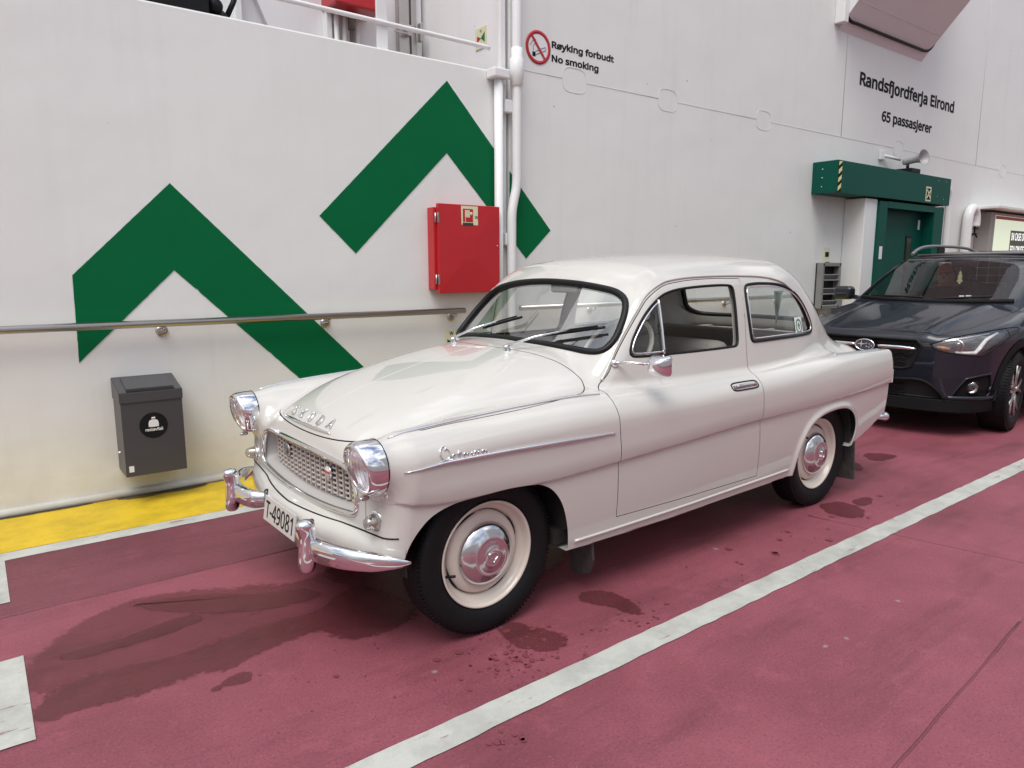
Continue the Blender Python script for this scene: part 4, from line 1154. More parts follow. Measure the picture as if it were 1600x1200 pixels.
def sel_field(poly, V, ax, cond=None, big=9.0):
    f = np.full(len(V), big); k = np.ones(len(V), bool) if cond is None else cond(V)
    pts = np.abs(V[k][:, ax[0]]) if ax[0] == 1 else V[k][:, ax[0]]
    f[k] = sdf(np.c_[pts, V[k][:, ax[1]]], poly)
    return f
XZ, YZ, YX = (0, 2), (1, 2), (1, 0)
side = lambda V: V[:, 1] < -.30
DOOR = loop([(.612, .345), (.612, .345), (.608, .45), (.600, .60), (.585, .74), (.588, .85), (.612, .885), (.671, .930), (.732, 1.010), (.795, 1.083), (.888, 1.180), (.966, 1.252), (1.067, 1.300), (1.18, 1.318), (1.30, 1.327), (1.45, 1.331), (1.655, 1.330), (1.655, 1.330), (1.630, 1.12), (1.612, .98), (1.600, .85), (1.600, .70), (1.625, .50), (1.640, .335), (1.640, .335)], 6)
WIN = loop([(.800, 1.010), (.806, 1.038), (.832, 1.082), (.900, 1.160), (.965, 1.215), (1.035, 1.255), (1.10, 1.275), (1.20, 1.289), (1.40, 1.299), (1.555, 1.298), (1.578, 1.287), (1.578, 1.25), (1.562, 1.12), (1.552, 1.03), (1.540, 1.006), (1.515, 1.000), (1.27, .997), (1.02, .997), (.83, .998)], 6)
QTR = loop([(1.664, 1.03), (1.662, 1.15), (1.674, 1.268), (1.690, 1.291), (1.735, 1.300), (1.85, 1.303), (2.00, 1.296), (2.10, 1.277), (2.20, 1.240), (2.285, 1.172), (2.345, 1.090), (2.357, 1.048), (2.338, 1.023), (2.28, 1.015), (1.95, 1.014), (1.70, 1.013), (1.672, 1.017)], 6)
def inset(poly, d):
    t = np.roll(poly, -1, 0) - np.roll(poly, 1, 0); n = np.c_[t[:, 1], -t[:, 0]]; n /= np.maximum(np.linalg.norm(n, axis=1), 1e-9)[:, None]
    ar = np.sum(poly[:, 0] * np.roll(poly[:, 1], -1) - np.roll(poly[:, 0], -1) * poly[:, 1])
    return poly - n * d * (1 if ar > 0 else -1)
def sym(p):
    p = np.array(p, float); q = p[::-1] * np.array([-1, 1]); k = [i for i in range(len(q)) if not (abs(q[i][0]) < 1e-9)]
    return np.concatenate([p, q[k]])
WS = loop(sym([(0, 1.050), (.15, 1.046), (.28, 1.040), (.42, 1.028), (.52, 1.020), (.560, 1.030), (.574, 1.065), (.568, 1.115), (.545, 1.185), (.510, 1.238), (.460, 1.268), (.40, 1.285), (.25, 1.306), (.12, 1.315), (0, 1.318)]), 6)
RWN = loop(sym([(0, 1.060), (.20, 1.060), (.40, 1.063), (.455, 1.078), (.478, 1.115), (.462, 1.18), (.432, 1.250), (.40, 1.295), (.22, 1.320), (0, 1.328)]), 6)
HOOD = loop([(0, -.60), (.405, -.60), (.405, -.60), (.408, -.48), (.430, -.435), (.49, -.412), (.56, -.382), (.62, -.338), (.648, -.285), (.655, -.20), (.668, 0.), (.672, .20), (.664, .38), (.648, .48), (.620, .535), (.58, .562), (.54, .560), (.46, .540), (.36, .505), (.22, .468), (.10, .450), (0, .445), (0, .445)], 6)
GRL = loop(sym([(0, .682), (.18, .681), (.33, .675), (.405, .666), (.44, .648), (.468, .60), (.478, .555), (.474, .525), (.452, .511), (.40, .503), (.28, .492), (.14, .485), (0, .482)]), 6)

arch = np.minimum(sel_field(FRONT_ARCH, V0, XZ, side), sel_field(REAR_ARCH, V0, XZ, side))
Vb, Tb = clip(V0, T0, arch)
g = .0022
# bonnet
isH = lambda V: (V[:, 2] > .68) & (V[:, 0] < .62)
HOODC = np.concatenate([HOOD, [(-.2, .445), (-.2, -.60)]])
zs_h = lambda q: .735 + .13 * q * q
def hoodf(V):
    f = np.full(len(V), 9.0); k = isH(V); f[k] = sdf(np.c_[np.abs(V[k][:, 1]), V[k][:, 0]], HOODC); return np.maximum(f, np.where(k, zs_h(np.abs(V[:, 1])) - V[:, 2], 9))
hg = np.where((Vb[:, 0] < -.275) & (np.abs(Vb[:, 1]) > .43), 0, g); hf_ = hoodf(Vb)
Vh, Th = clip(Vb, Tb, -hf_ - hg)
Vb, Tb = clip(Vb, Tb, hf_ - hg)
shell('bonnet', F_car, *both(Vh, Th), M['cream'], car)
# doors and glass
dsel = lambda V: V[:, 1] < -.38
def doorf(V): return sel_field(DOOR, V, XZ, dsel)
fd = doorf(Vb)
Vdr, Tdr = clip(Vb, Tb, -fd - .0016)
Vb, Tb = clip(Vb, Tb, fd - .0016)
Vg, Tg = clip(Vdr, Tdr, -sel_field(WIN, Vdr, XZ) + .004)
Vdr, Tdr = clip(Vdr, Tdr, sel_field(WIN, Vdr, XZ))
Vq, Tq = clip(Vb, Tb, -sel_field(QTR, Vb, XZ, dsel) + .004)
Vb, Tb = clip(Vb, Tb, sel_field(QTR, Vb, XZ, dsel))
wsel = lambda V: (V[:, 0] < 1.15) & (V[:, 2] > 1.0) & (V[:, 0] > .5)
Vw, Tw = clip(Vb, Tb, -sel_field(WS, Vb, YZ, wsel) + .006)
Vb, Tb = clip(Vb, Tb, sel_field(WS, Vb, YZ, wsel))
rsel = lambda V: (V[:, 0] > 2.2) & (V[:, 2] > 1.0)
Vr, Tr = clip(Vb, Tb, -sel_field(RWN, Vb, YZ, rsel) + .006)
Vb, Tb = clip(Vb, Tb, sel_field(RWN, Vb, YZ, rsel))
gsel = lambda V: V[:, 0] < -.3
Vb, Tb = clip(Vb, Tb, sel_field(GRL, Vb, YZ, gsel))
body = shell('body', F_car, *both(Vb, Tb), M['cream'], car)
doors = []
for s in (0, 1):
    A = (Vdr, Tdr) if s == 0 else flipy(Vdr, Tdr)
    dd = shell('door', F_car, *A, M['cream'], car)
    G = (Vg, Tg) if s == 0 else flipy(Vg, Tg)
    doors.append(dd)
    if s == 1:                                # the near window is wound down, only its quarterlight is glazed
        shell('window', F_car, *G, M['glass'], dd, .010)
    else:
        k = clip(G[0], G[1], 1.000 + .036 * (G[0][:, 2] - 1.0) - G[0][:, 0])
        shell('quarterlight', F_car, *k, M['glass'], dd, .010)
    Q = (Vq, Tq) if s == 0 else flipy(Vq, Tq)
    shell('side_window', F_car, *Q, M['glass'], car, .008)
shell('windscreen', F_car, *both(Vw, Tw), M['screen'], car, .008)
shell('rear_window', F_car, *both(Vr, Tr), M['glass'], car, .008)

def side_curve(poly, off=0.0, mirror=False, closed=True):
    P = drop(F_car, poly, 1, -.95, -.30); P = onto(F_car, P, off)
    if mirror: P = P * np.array([1, -1, 1])
    return P.tolist()
def front_curve(poly, x0=-.8, x1=.2, off=0.0):
    return onto(F_car, drop(F_car, poly, 0, x0, x1), off).tolist()
def resample(P, n, closed=True):
    P = np.asarray(P, float); Q = np.concatenate([P, P[:1]]) if closed else P
    d = np.r_[0, np.cumsum(np.linalg.norm(np.diff(Q, axis=0), axis=1))]
    t = np.linspace(0, d[-1], n + (1 if closed else 0)); t = t[:-1] if closed else t
    return np.c_[[np.interp(t, d, Q[:, i]) for i in range(Q.shape[1])]].T
# black void under the shut lines, inside the skin
for s in (0, 1):
    b = MB(); b.tube(side_curve(resample(DOOR, 160), -.011, s == 1), .008, n=6, closed=True); b.build('door_seal', M['gap'], car)
hp = resample(HOOD[:-1], 200, False); hp = hp[(hp[:, 1] > -.45)]
zh = drop(F_car, np.c_[hp[:, 1], -hp[:, 0]], 2, 1.6, .5); zh = zh[zh[:, 2] > .685]
qf = np.linspace(0, .425, 26); zf = drop(F_car, np.c_[-qf, zs_h(qf)], 0, -.8, .1)
zh = onto(F_car, np.concatenate([zf, zh]), -.011); pathh = np.concatenate([zh[::-1], zh[1:] * np.array([1, -1, 1])])
b = MB(); b.tube(pathh.tolist(), .008, n=6); b.build('bonnet_seal', M['gap'], car)
# window rubbers and bright frames
for s in (0, 1):
    d = doors[s]
    b = MB(); b.tube(side_curve(resample(WIN, 120), -.004, s == 1), .0068, n=8, closed=True); b.build('window_rubber', M['rubber'], d)
    b = MB(); b.tube(side_curve(resample(QTR, 110), -.001, s == 1), .0080, n=8, closed=True); b.build('side_window_rubber', M['rubber'], car)
    fr = [p for p in resample(WIN, 200).tolist() if p[0] < 1.0]
    fr = sorted(fr, key=lambda p: math.atan2(p[1] - 1.10, p[0] - .98))
    wq = loop([(1.00, 1.010), (.84, 1.011), (.815, 1.02), (.822, 1.047), (.846, 1.084), (.908, 1.153), (.968, 1.204), (1.008, 1.228)], 6, closed=False)
    b = MB(); b.tube(side_curve(wq, .001, s == 1), .0045, n=6); b.build('quarterlight_frame', M['chrome'], d)
    vb_ = [(1.000 + .010 * t, 1.000 + .240 * t) for t in np.linspace(0, 1, 14)]
    b = MB(); b.tube(side_curve(vb_, .002, s == 1), .0085, n=8, flat=.7); b.build('quarterlight_pillar', M['chrome'], d)
    qi = inset(resample(QTR, 110), .015)
    b = MB(); b.tube(side_curve(resample(qi, 90), .003, s == 1), .004, n=6, closed=True); b.build('side_window_frame', M['chrome'], car)
    # drip gutter
    gut = loop([(.640, .908), (.671, .944), (.732, 1.023), (.795, 1.096), (.888, 1.193), (.966, 1.266), (1.067, 1.313), (1.18, 1.331), (1.30, 1.339), (1.45, 1.343), (1.655, 1.343), (1.90, 1.334), (2.06, 1.306), (2.17, 1.255)], 8, closed=False)
    b = MB(); b.tube(side_curve(gut, .002, s == 1), .0065, n=8); b.build('drip_rail', M['cream'], car)
b = MB(); b.tube(resample(front_curve(resample(WS, 160), .5, 1.3, -.002), 150).tolist(), .0165, n=10, closed=True); b.build('windscreen_rubber', M['rubber'], car)
b = MB(); b.tube(onto(F_car, drop(F_car, resample(RWN, 120), 0, 3.3, 2.0), -.002).tolist(), .017, n=10, closed=True); b.build('rear_window_rubber', M['rubber'], car)

# seams round the front panel
qs = np.linspace(-.69, .69, 90)
b = MB(); b.tube(onto(F_car, drop(F_car, np.c_[qs, .4655 + .006 * (np.abs(qs) / .6) ** 4 - .010 * (1 - np.minimum(1, np.abs(qs) / .5))], 0, -.8, .1), .0).tolist(), .0032, n=6); b.build('apron_seam', M['gap'], car)
for s in (-1, 1):
    b = MB(); b.tube(onto(F_car, drop(F_car, [(s * (.527 + .012 * t), .625 - .155 * t) for t in np.linspace(0, 1, 14)], 0, -.8, .1), -.0008).tolist(), .0016, n=6); b.build('panel_seam', M['gap'], car)
# chrome strips on wing tops, sides, fins and sills
for s in (-1, 1):
    m_ = s == 1
    xs_ = np.linspace(-.395, .56, 40); yy = np.interp(xs_, [-.4, -.16, .13, .40, .56], [.632, .646, .650, .664, .686])
    P = onto(F_car, drop(F_car, np.c_[xs_, -yy], 2, 1.2, .6), .002)
    if m_: P = P * np.array([1, -1, 1])
    b = MB(); b.tube(P.tolist(), [.002 + .0055 * min(1, 8 * t, 6 * (1 - t) + .2) for t in np.linspace(0, 1, 40)], n=8, flat=.8); b.build('wing_strip', M['chrome'], car)
    xs_ = np.linspace(-.385, .555, 40); zz_ = np.interp(xs_, [-.385, -.23, .04, .555], [.713, .728, .729, .722])
    b = MB(); b.tube(side_curve(np.c_[xs_, zz_], .003, m_), [.0016 + .0062 * min(1, 5 * t, 3 * (1 - t) + .25) for t in np.linspace(0, 1, 40)], n=8); b.build('side_strip', M['chrome'], car)
    xs_ = np.linspace(2.50, 3.12, 24)
    P = onto(F_car, drop(F_car, np.c_[xs_, -np.interp(xs_, [2.5, 3.12], [.672, .640])], 2, 1.2, .6), .002)
    if m_: P = P * np.array([1, -1, 1])
    b = MB(); b.tube(P.tolist(), .007, n=8, flat=.8); b.build('fin_strip', M['chrome'], car)
    xs_ = np.linspace(.385, 1.955, 50)
    b = MB(); b.tube(side_curve(np.c_[xs_, np.interp(xs_, [.385, 1.955], [.290, .312])], .0015, m_), .0075, n=8, flat=.8); b.build('sill_strip', M['cream'], car)

# scripts and badges
def script_on_side(mir):
    pts = {}
    S = 1.0
    # flowing chrome script, drawn as strokes in (along, up) units
    strokes = [
        [(.020, .062), (.030, .072), (.022, .080), (.006, .070), (-.002, .045), (.004, .020), (.022, .010), (.036, .022), (.040, .046), (.034, .066), (.022, .072)],
        [(.064, .032), (.058, .036), (.050, .028), (.050, .014), (.060, .008), (.070, .012)],
        [(.082, .050), (.080, .020), (.086, .008), (.096, .012)], [(.072, .036), (.094, .038)],
        [(.116, .030), (.108, .033), (.102, .024), (.106, .011), (.116, .012), (.121, .030), (.122, .010), (.132, .012)],
        [(.140, .032), (.144, .010), (.156, .034), (.164, .032)],
        [(.172, .030), (.173, .010), (.182, .012)], [(.174, .042), (.175, .045)],
        [(.204, .030), (.196, .033), (.190, .024), (.194, .011), (.204, .012), (.209, .030), (.211, .010), (.235, .014)]]
    b = MB()
    for st in strokes:
        pth = loop(st, 4, closed=False) if len(st) > 2 else np.array(st)
        q = np.c_[-.252 + pth[:, 0] * .86, .7295 + pth[:, 1] * .62]
        b.tube(side_curve(q, .003, mir), .0027, n=6)
    pth = np.array([(-.255, .7345), (-.15, .736), (-.05, .7355), (.02, .733)]); b.tube(side_curve(pth, .003, mir), .0018, n=6)
    b.build('side_script', M['chrome'], car)
script_on_side(False); script_on_side(True)
pl = 0
LET = {'S': [[(.9, .85), (.5, 1), (.1, .8), (.3, .55), (.7, .45), (.9, .2), (.5, 0), (.1, .15)]], 'K': [[(.1, 0), (.1, 1)], [(.85, 1), (.12, .45)], [(.35, .6), (.9, 0)]], 'O': [[(.5, 1), (.9, .8), (.9, .2), (.5, 0), (.1, .2), (.1, .8), (.5, 1)]], 'D': [[(.1, 0), (.1, 1), (.6, .95), (.9, .6), (.9, .35), (.6, .03), (.1, 0)]], 'A': [[(.0, 0), (.5, 1), (1, 0)], [(.2, .38), (.8, .38)]]}
for i, ch in enumerate("SKODA"):
    b = MB(); y0 = .190 - i * .088
    for st in LET[ch]:
        y_ = [y0 - u * .034 for u, v in st]; z_ = [.770 + v * .029 for u, v in st]
        P = onto(F_car, drop(F_car, np.c_[y_, z_], 0, -.8, .1), .006)
        b.tube(P.tolist(), .0027, n=6)
    b.build('bonnet_letter', M['chrome'], car)
yy = np.linspace(.245, -.215, 30)
P = onto(F_car, drop(F_car, np.c_[yy, np.full(30, .757)], 0, -.8, .1), .003)
b = MB(); b.tube(P.tolist(), [.003 + .004 * min(1, 4 * t, 4 * (1 - t)) for t in np.linspace(0, 1, 30)], n=8); b.build('bonnet_strip', M['chrome'], car)
# bonnet centre crease bead
xs_ = np.linspace(-.36, .42, 40); P = onto(F_car, drop(F_car, np.c_[xs_, np.full(40, 0.0)], 2, 1.6, .5), -.0042)
b = MB(); b.tube(P.tolist(), .0055, n=8); b.build('bonnet_bead', M['cream'], car)

# grille: surround, funnel, bars, louvres, badges
gr = front_curve(resample(GRL, 120), -.8, -.2, .0)
gr = np.array(gr)
grl = MB(); grl.tube(gr.tolist(), .0115, n=10, closed=True); grl = grl.build('grille', M['chrome'], car)
def inner(sy, sz, dz=0.0): return np.c_[GRL[:, 0] * sy, (GRL[:, 1] - .59) * sz + .59 + dz]
in2 = inner(.905, .78, .007); n_ = len(GRL)
o1 = np.array(front_curve(np.c_[GRL[:, 0] * 1.012, (GRL[:, 1] - .59) * 1.04 + .59], -.8, -.2, -.007)); xi_ = -.395
b = MB(); va = [b.bm.verts.new(p) for p in o1]; vb2 = [b.bm.verts.new((xi_ + .03 * (p[0] / .45) ** 2, p[0], p[1])) for p in in2]
for i in range(n_):
    f = b.bm.faces.new((va[i], va[(i + 1) % n_], vb2[(i + 1) % n_], vb2[i])); f.smooth = True
b.build('grille_recess', mat('cream_in_shade', (.40, .385, .37), .4), grl)  # cream paint darkened to stand in for shade in the recess
M['louvre'] = mat('grille_grey', (.50, .45, .42), .42, metal=.25, var=.06, vscale=20)
up_ = in2[(in2[:, 1] > .60) & (in2[:, 0] >= 0)]; dn_ = in2[(in2[:, 1] <= .60) & (in2[:, 0] >= 0)]
up_ = up_[np.argsort(up_[:, 0])]; dn_ = dn_[np.argsort(dn_[:, 0])]
ztop = lambda y: float(np.interp(abs(y), up_[:, 0], up_[:, 1])); zbot = lambda y: float(np.interp(abs(y), dn_[:, 0], dn_[:, 1]))
gx = lambda y: -.405 + .03 * (y / .45) ** 2
ys_g = np.linspace(-.392, .392, 18)
b = MB()
for y in ys_g:
    b.box((gx(y) - .008, y, (ztop(y) + zbot(y)) / 2), (.022, .0085, ztop(y) - zbot(y)), bev=.002)
b.build('vertical_bars', M['louvre'], grl)
b = MB()
for r in range(8):
    zc_ = .528 + r * .0198
    for i in range(17):
        ym = (ys_g[i] + ys_g[i + 1]) / 2
        if zc_ > ztop(ym) - .004 or zc_ < zbot(ym) - .002: continue
        hw = (ys_g[1] - ys_g[0]) / 2 - .004
        pts = []
        for t in np.linspace(-1, 1, 5):
            pts.append((gx(ym) - .004 - .012 * (1 - t * t), ym + t * hw, zc_))
        b.tube(pts, .0058, n=6, flat=.9)
b.build('louvres', M['louvre'], grl)
b = MB(); b.prism(in2[::2].tolist(), lambda u, v, d: (-.380 + .03 * (u / .45) ** 2 + d, u, v), 0, .01); b.build('radiator', M['black'], grl)
def badge(name, y, z, col_mats, r=.027):
    b = MB(); b.lathe([(0, -.010), (r * .9, -.010), (r, -.006), (r, 0), (0, 0)], c=(gx(y) - .020, y, z), axis='x', n=28); bb = b.build(name, col_mats[0], grl)
    return bb
bd_ = badge('round_badge', -.205, .607, (M['chrome'],))
b = MB(); b.lathe([(0, -.0015), (.021, -.0015), (.021, 0)], c=(gx(-.205) - .030, -.205, .607), axis='x', n=28); b.build('badge_enamel', M['sticker'], bd_)
b = MB(); b.box((gx(-.205) - .0325, -.205, .607), (.002, .042, .010)); b.build('badge_bar', M['red_paint'], bd_)
bd_ = badge('oval_badge', .215, .612, (M['steel'],), .030)
b = MB(); b.lathe([(0, -.0015), (.022, -.0015), (.022, 0)], c=(gx(.215) - .030, .215, .612), axis='x', n=28); b.build('badge_enamel', mat('badge_blue', (.05, .06, .09), .3, coat=1), bd_)

# lamps
def headlamp(s):
    cy = .613 * s; cz = .718
    b = MB()
    def shr(p): return Vector((p.x - max(0, min(1, (-.436 - p.x) / .05)) * .22 * (p.z) , p.y, p.z))
    b.lathe([(.0975, -.430), (.0985, -.438), (.0982, -.460), (.0955, -.484), (.0905, -.497), (.0845, -.504), (.080, -.502), (.0775, -.496), (.0765, -.480)], c=(0, cy, cz), axis='x', n=64, shear=shr)
    hl = b.build('headlight', M['chrome'], car)
    b = MB(); b.lathe([(.0970, -.430), (.0992, -.4335), (.0975, -.437)], c=(0, cy, cz), axis='x', n=48); b.build('headlight_gasket', M['rubber'], hl)
    b = MB(); b.lathe([(.080, -.497), (.077, -.503), (.066, -.511), (.045, -.519), (.02, -.523), (.0005, -.524)], c=(0, cy, cz), axis='x', n=48, shear=shr); b.build('lens', M['lens'], hl)
    b = MB(); b.lathe([(.0805, -.490), (.070, -.470), (.052, -.450), (.03, -.438), (.0005, -.434)], c=(0, cy, cz), axis='x', n=48, shear=shr); b.build('reflector', M['reflector'], hl)
    b = MB(); b.sphere((-.463, cy, cz), (.014, .014, .014), 14, 8); b.lathe([(.009, -.455), (.009, -.436), (0, -.436)], c=(0, cy, cz), axis='x', n=12); b.build('bulb', M['ivory'], hl)
    b = MB()
    for k in range(-4, 5):
        yk = k * .017; h = math.sqrt(max(0, .072 ** 2 - yk * yk))
        pts = [(-.5035 + .22 * .0 - .018 * (1 - (yk * yk + (h * t) ** 2) / .0064) - .22 * h * t, cy + yk, cz + h * t) for t in np.linspace(-1, 1, 9)]
        b.tube(pts, .0016, n=5)
    b.build('lens_ribs', M['lens'], hl)
    b = MB(); b.box((-.478, cy, cz - .100), (.022, .022, .016), bev=.004); b.tube([(-.496, cy, cz - .102), (-.462, cy, cz - .102)], .006, n=8); b.build('ring_clip', M['steel'], hl)
    # side lamp below
    iy = .598 * s; iz = .522
    ix = drop(F_car, [(-abs(iy), iz)], 0, -.8, .0)[0][0]
    sh = Matrix.Translation((ix + .004, iy, iz)) @ Matrix.Rotation(R(-16 * s), 4, 'Z')
    b = MB(); b.lathe([(.026, -.008), (.034, -.010), (.037, -.004), (.037, .012)], axis='x', n=32); bmesh.ops.transform(b.bm, matrix=sh, verts=b.bm.verts); il = b.build('indicator', M['chrome'], car)
    b = MB(); b.lathe([(.0305, -.004), (.029, -.018), (.0245, -.036), (.020, -.046), (.012, -.053), (.0005, -.056)], axis='x', n=32); bmesh.ops.transform(b.bm, matrix=sh, verts=b.bm.verts); b.build('lens', M['frost'], il)
    b = MB()
    for xk in (-.014, -.023, -.032): b.lathe([(.0285 + (xk + .018) * .22, xk - .001), (.0295 + (xk + .018) * .22, xk), (.0285 + (xk + .018) * .22, xk + .001)], axis='x', n=32)
    bmesh.ops.transform(b.bm, matrix=sh, verts=b.bm.verts); b.build('lens_ribs', M['frost'], il)
    b = MB(); b.lathe([(0, -.024), (.010, -.022), (.012, -.01), (.012, 0), (0, 0)], axis='x', n=16); bmesh.ops.transform(b.bm, matrix=sh, verts=b.bm.verts); b.build('bulb', M['ivory'], il)
M['frost'] = glass_mat('frosted_lamp_glass', (.80, .78, .75), refl=.10)
headlamp(-1); headlamp(1)

# bumpers and overriders
def bumper_half(s):
    pts = [(-.520, .232, .405), (-.560, .262, .407), (-.582, .33, .409), (-.584, .415, .410), (-.575, .49, .412), (-.545, .57, .412), (-.50, .64, .411), (-.44, .70, .409), (-.378, .742, .405)]
    P = loop(pts, 6, closed=False); t = np.linspace(0, 1, len(P))
    rr = np.interp(t, [0, .12, .5, .8, .93, 1], [.030, .036, .040, .032, .018, .004])
    b = MB(); n = 14; rings = []
    for i, p in enumerate(P):
        a = P[max(i - 1, 0)]; c = P[min(i + 1, len(P) - 1)]; tg = (c - a); tg /= np.linalg.norm(tg)
        out = np.array([-tg[1], tg[0], 0]) * -1; out = np.array([tg[1] * -1, tg[0], 0]); out /= np.linalg.norm(out)
        if out[0] > 0: out = -out
        ring = []
        for k in range(n):
            u = 2 * math.pi * k / n; cu, su = math.cos(u), math.sin(u)
            hz = rr[i] * (1.0 if su > 0 else 1.15)
            q = p + out * (rr[i] * .72 * math.copysign(abs(cu) ** .8, cu)) + np.array([0, 0, 1]) * (hz * math.copysign(abs(su) ** .75, su))
            ring.append(b.bm.verts.new((q[0], q[1] * s, q[2])))
        rings.append(ring)
    for i in range(len(rings) - 1):
        for k in range(n):
            f = b.bm.faces.new((rings[i][k], rings[i][(k + 1) % n], rings[i + 1][(k + 1) % n], rings[i + 1][k])); f.smooth = True
    b.bm.faces.new(rings[0]); b.bm.faces.new(rings[-1])
    bp_ = b.build('bumper', M['chrome'], car)
    # overrider
    prof = [(.320, .009, .011), (.327, .019, .022), (.345, .026, .029), (.375, .030, .032), (.405, .030, .031), (.435, .028, .028), (.458, .0275, .027), (.478, .030, .031), (.494, .0315, .033), (.506, .028, .029), (.513, .019, .019), (.516, .004, .004)]
    b = MB(); rings = []
    for (z, ry, rx) in prof:
        cx = -.604 + .005 * math.cos((z - .42) * 26)
        rings.append([b.bm.verts.new((cx + rx * 1.2 * math.cos(2 * math.pi * k / 20) * (1.0 if math.cos(2 * math.pi * k / 20) < 0 else .8), s * .415 + ry * math.sin(2 * math.pi * k / 20), z)) for k in range(20)])
    for i in range(len(rings) - 1):
        for k in range(20):
            f = b.bm.faces.new((rings[i][k], rings[i][(k + 1) % 20], rings[i + 1][(k + 1) % 20], rings[i + 1][k])); f.smooth = True
    b.bm.faces.new(rings[0]); b.bm.faces.new(rings[-1])
    og = b.build('overrider', M['chrome'], bp_)
    sm = og.modifiers.new('sub', 'SUBSURF'); sm.levels = 2; sm.render_levels = 2
    b = MB(); b.tube(front_curve([(s * (.238 + .030 * math.cos(t)), .407 + .036 * math.sin(t)) for t in np.linspace(0, 6.283, 24)[:-1]], -.8, -.2, .0), .0045, n=6, closed=True); b.build('bumper_gasket', M['rubber'], bp_)
bumper_half(-1); bumper_half(1)
# rear bumper
pts = [(3.05, -.66, .44), (3.16, -.69, .435), (3.235, -.64, .43), (3.275, -.45, .43), (3.29, 0, .43), (3.275, .45, .43), (3.235, .64, .43), (3.16, .69, .435), (3.05, .66, .44)]
b = MB(); P = loop(pts, 6, closed=False); b.tube(P.tolist(), [.008 + .020 * min(1, 6 * t, 6 * (1 - t)) for t in np.linspace(0, 1, len(P))], n=12, flat=1.0); b.build('rear_bumper', M['chrome'], car)
for s in (-1, 1):
    b = MB(); b.lathe([(0, .0), (.030, .0), (.032, -.05), (.032, -.10)], c=(3.225, s * .645, .66), axis='x', n=20); b.build('tail_lamp', M['red_paint'], car)

# number plate
pr_, pu_ = Vector((0, -1, 0)), Vector((.15, 0, 1)).normalized()
pn_ = pr_.cross(pu_)
def plp(u, v, d): return Vector((-.5555, 0, .344)) + pr_ * u + pu_ * v + pn_ * d
b = MB(); b.prism(loop([(-.165, 0), (-.165, 0), (.165, 0), (.165, 0), (.165, .103), (.165, .103), (-.165, .103), (-.165, .103)], 1).tolist(), plp, .0, .006, bev=.002)
npl = b.build('number_plate', M['plate'], car)
text_obj('plate_characters', "T-49081", M['ink'], tuple(plp(-.145, .016, .0062)), tuple(pr_), tuple(pu_), width=.29, height=.072, bold=.012, parent=npl, depth=.0012)

# wheels
def wheel(x, s):
    w = bpy.data.objects.new('wheel', None); COL.objects.link(w); w.parent = car; w.location = (x, 0, .311)
    sg = s
    R_ = .311
    def Y(y): return sg * y
    b = MB()
    tp = [(.205, .560), (.215, .545), (.245, .533), (.275, .532), (.296, .540), (.304, .552)]
    tread = []
    for i, y in enumerate(np.linspace(.556, .656, 11)):
        tread.append((R_ - (.004 if i % 3 == 2 else 0) - .6 * (y - .606) ** 2, y))
    tp2 = [(.304, .660), (.297, .672), (.285, .678), (.268, .681), (.245, .678), (.228, .672), (.214, .664), (.206, .656)]
    b.lathe([(r, Y(y)) for r, y in tp + tread + tp2], axis='y', n=96, closed=True)
    # tread blocks: small notches round both shoulders
    for k in range(110):
        a = 2 * math.pi * k / 110
        for (y, aa) in ((.660, 0), (.552, .03)):
            rot = Matrix.Rotation(-a - aa, 3, 'Y')
            p = rot @ Vector((R_ - .0070, 0, 0))
            b.box((p.x, Y(y), p.z), (.010, .016, .0085), rot=rot)
    b.build('tyre', M['tyre'], w)
    b = MB(); b.lathe([(.196, .53), (.200, .648), (.2045, .660), (.2085, .664), (.2085, .667), (.2045, .668), (.1985, .664), (.194, .652), (.190, .640), (.180, .634), (.173, .630), (.168, .618), (.1655, .612)], axis='y', n=72) if s > 0 else b.lathe([(r, -y) for r, y in [(.196, .53), (.200, .648), (.2045, .660), (.2085, .664), (.2085, .667), (.2045, .668), (.1985, .664), (.194, .652), (.190, .640), (.180, .634), (.173, .630), (.168, .618), (.1655, .612)]], axis='y', n=72)
    rm = b.build('rim', M['cream_wheel'], w)
    b = MB(); b.lathe([(r, Y(y)) for r, y in [(.1635, .608), (.1625, .622), (.158, .631), (.150, .636), (.135, .641), (.120, .640), (.09, .636), (0.0005, .636)]], axis='y', n=72)
    b.build('wheel_disc', M['cream_wheel'], rm)
    b = MB()
    for k in range(4):
        a0 = k * math.pi / 2 + .55
        pts = [(.1645 * math.cos(a0 + t), Y(.6235), .1645 * math.sin(a0 + t)) for t in np.linspace(-.32, .32, 14)]
        b.tube(pts, [.0005 + .0042 * math.sin(math.pi * i / 13) for i in range(14)], n=6)
    b.build('slot', M['gap'], rm)
    b = MB(); b.lathe([(r, Y(y)) for r, y in [(.1235, .640), (.1245, .646), (.123, .653), (.119, .660), (.112, .667), (.100, .676), (.088, .683), (.0765, .6885), (.0755, .6893), (.0735, .6893), (.0725, .6888), (.060, .692), (.048, .6945), (.0375, .6965), (.0365, .6975), (.0345, .6975), (.0335, .6970), (.02, .6978), (.0005, .698)]], axis='y', n=80)
    hc = b.build('hubcap', M['hubcap'], w)
    b = MB()
    em = loop([(-.020, .010), (-.008, .018), (.012, .016), (.021, .0), (.012, -.008), (.0, -.022), (-.004, -.006), (-.016, -.002)], 4)
    b.tube([(u, Y(.6995), v) for u, v in em], .0022, n=6, closed=True); b.build('hubcap_emblem', M['hubcap'], hc)
    b = MB(); b.tube([(-.172, Y(.640), -.062), (-.150, Y(.668), -.054)], .0055, n=8); b.build('valve', M['rubber'], rm)
    w.rotation_euler = (0, rng.uniform(0, .2), 0)
    return w
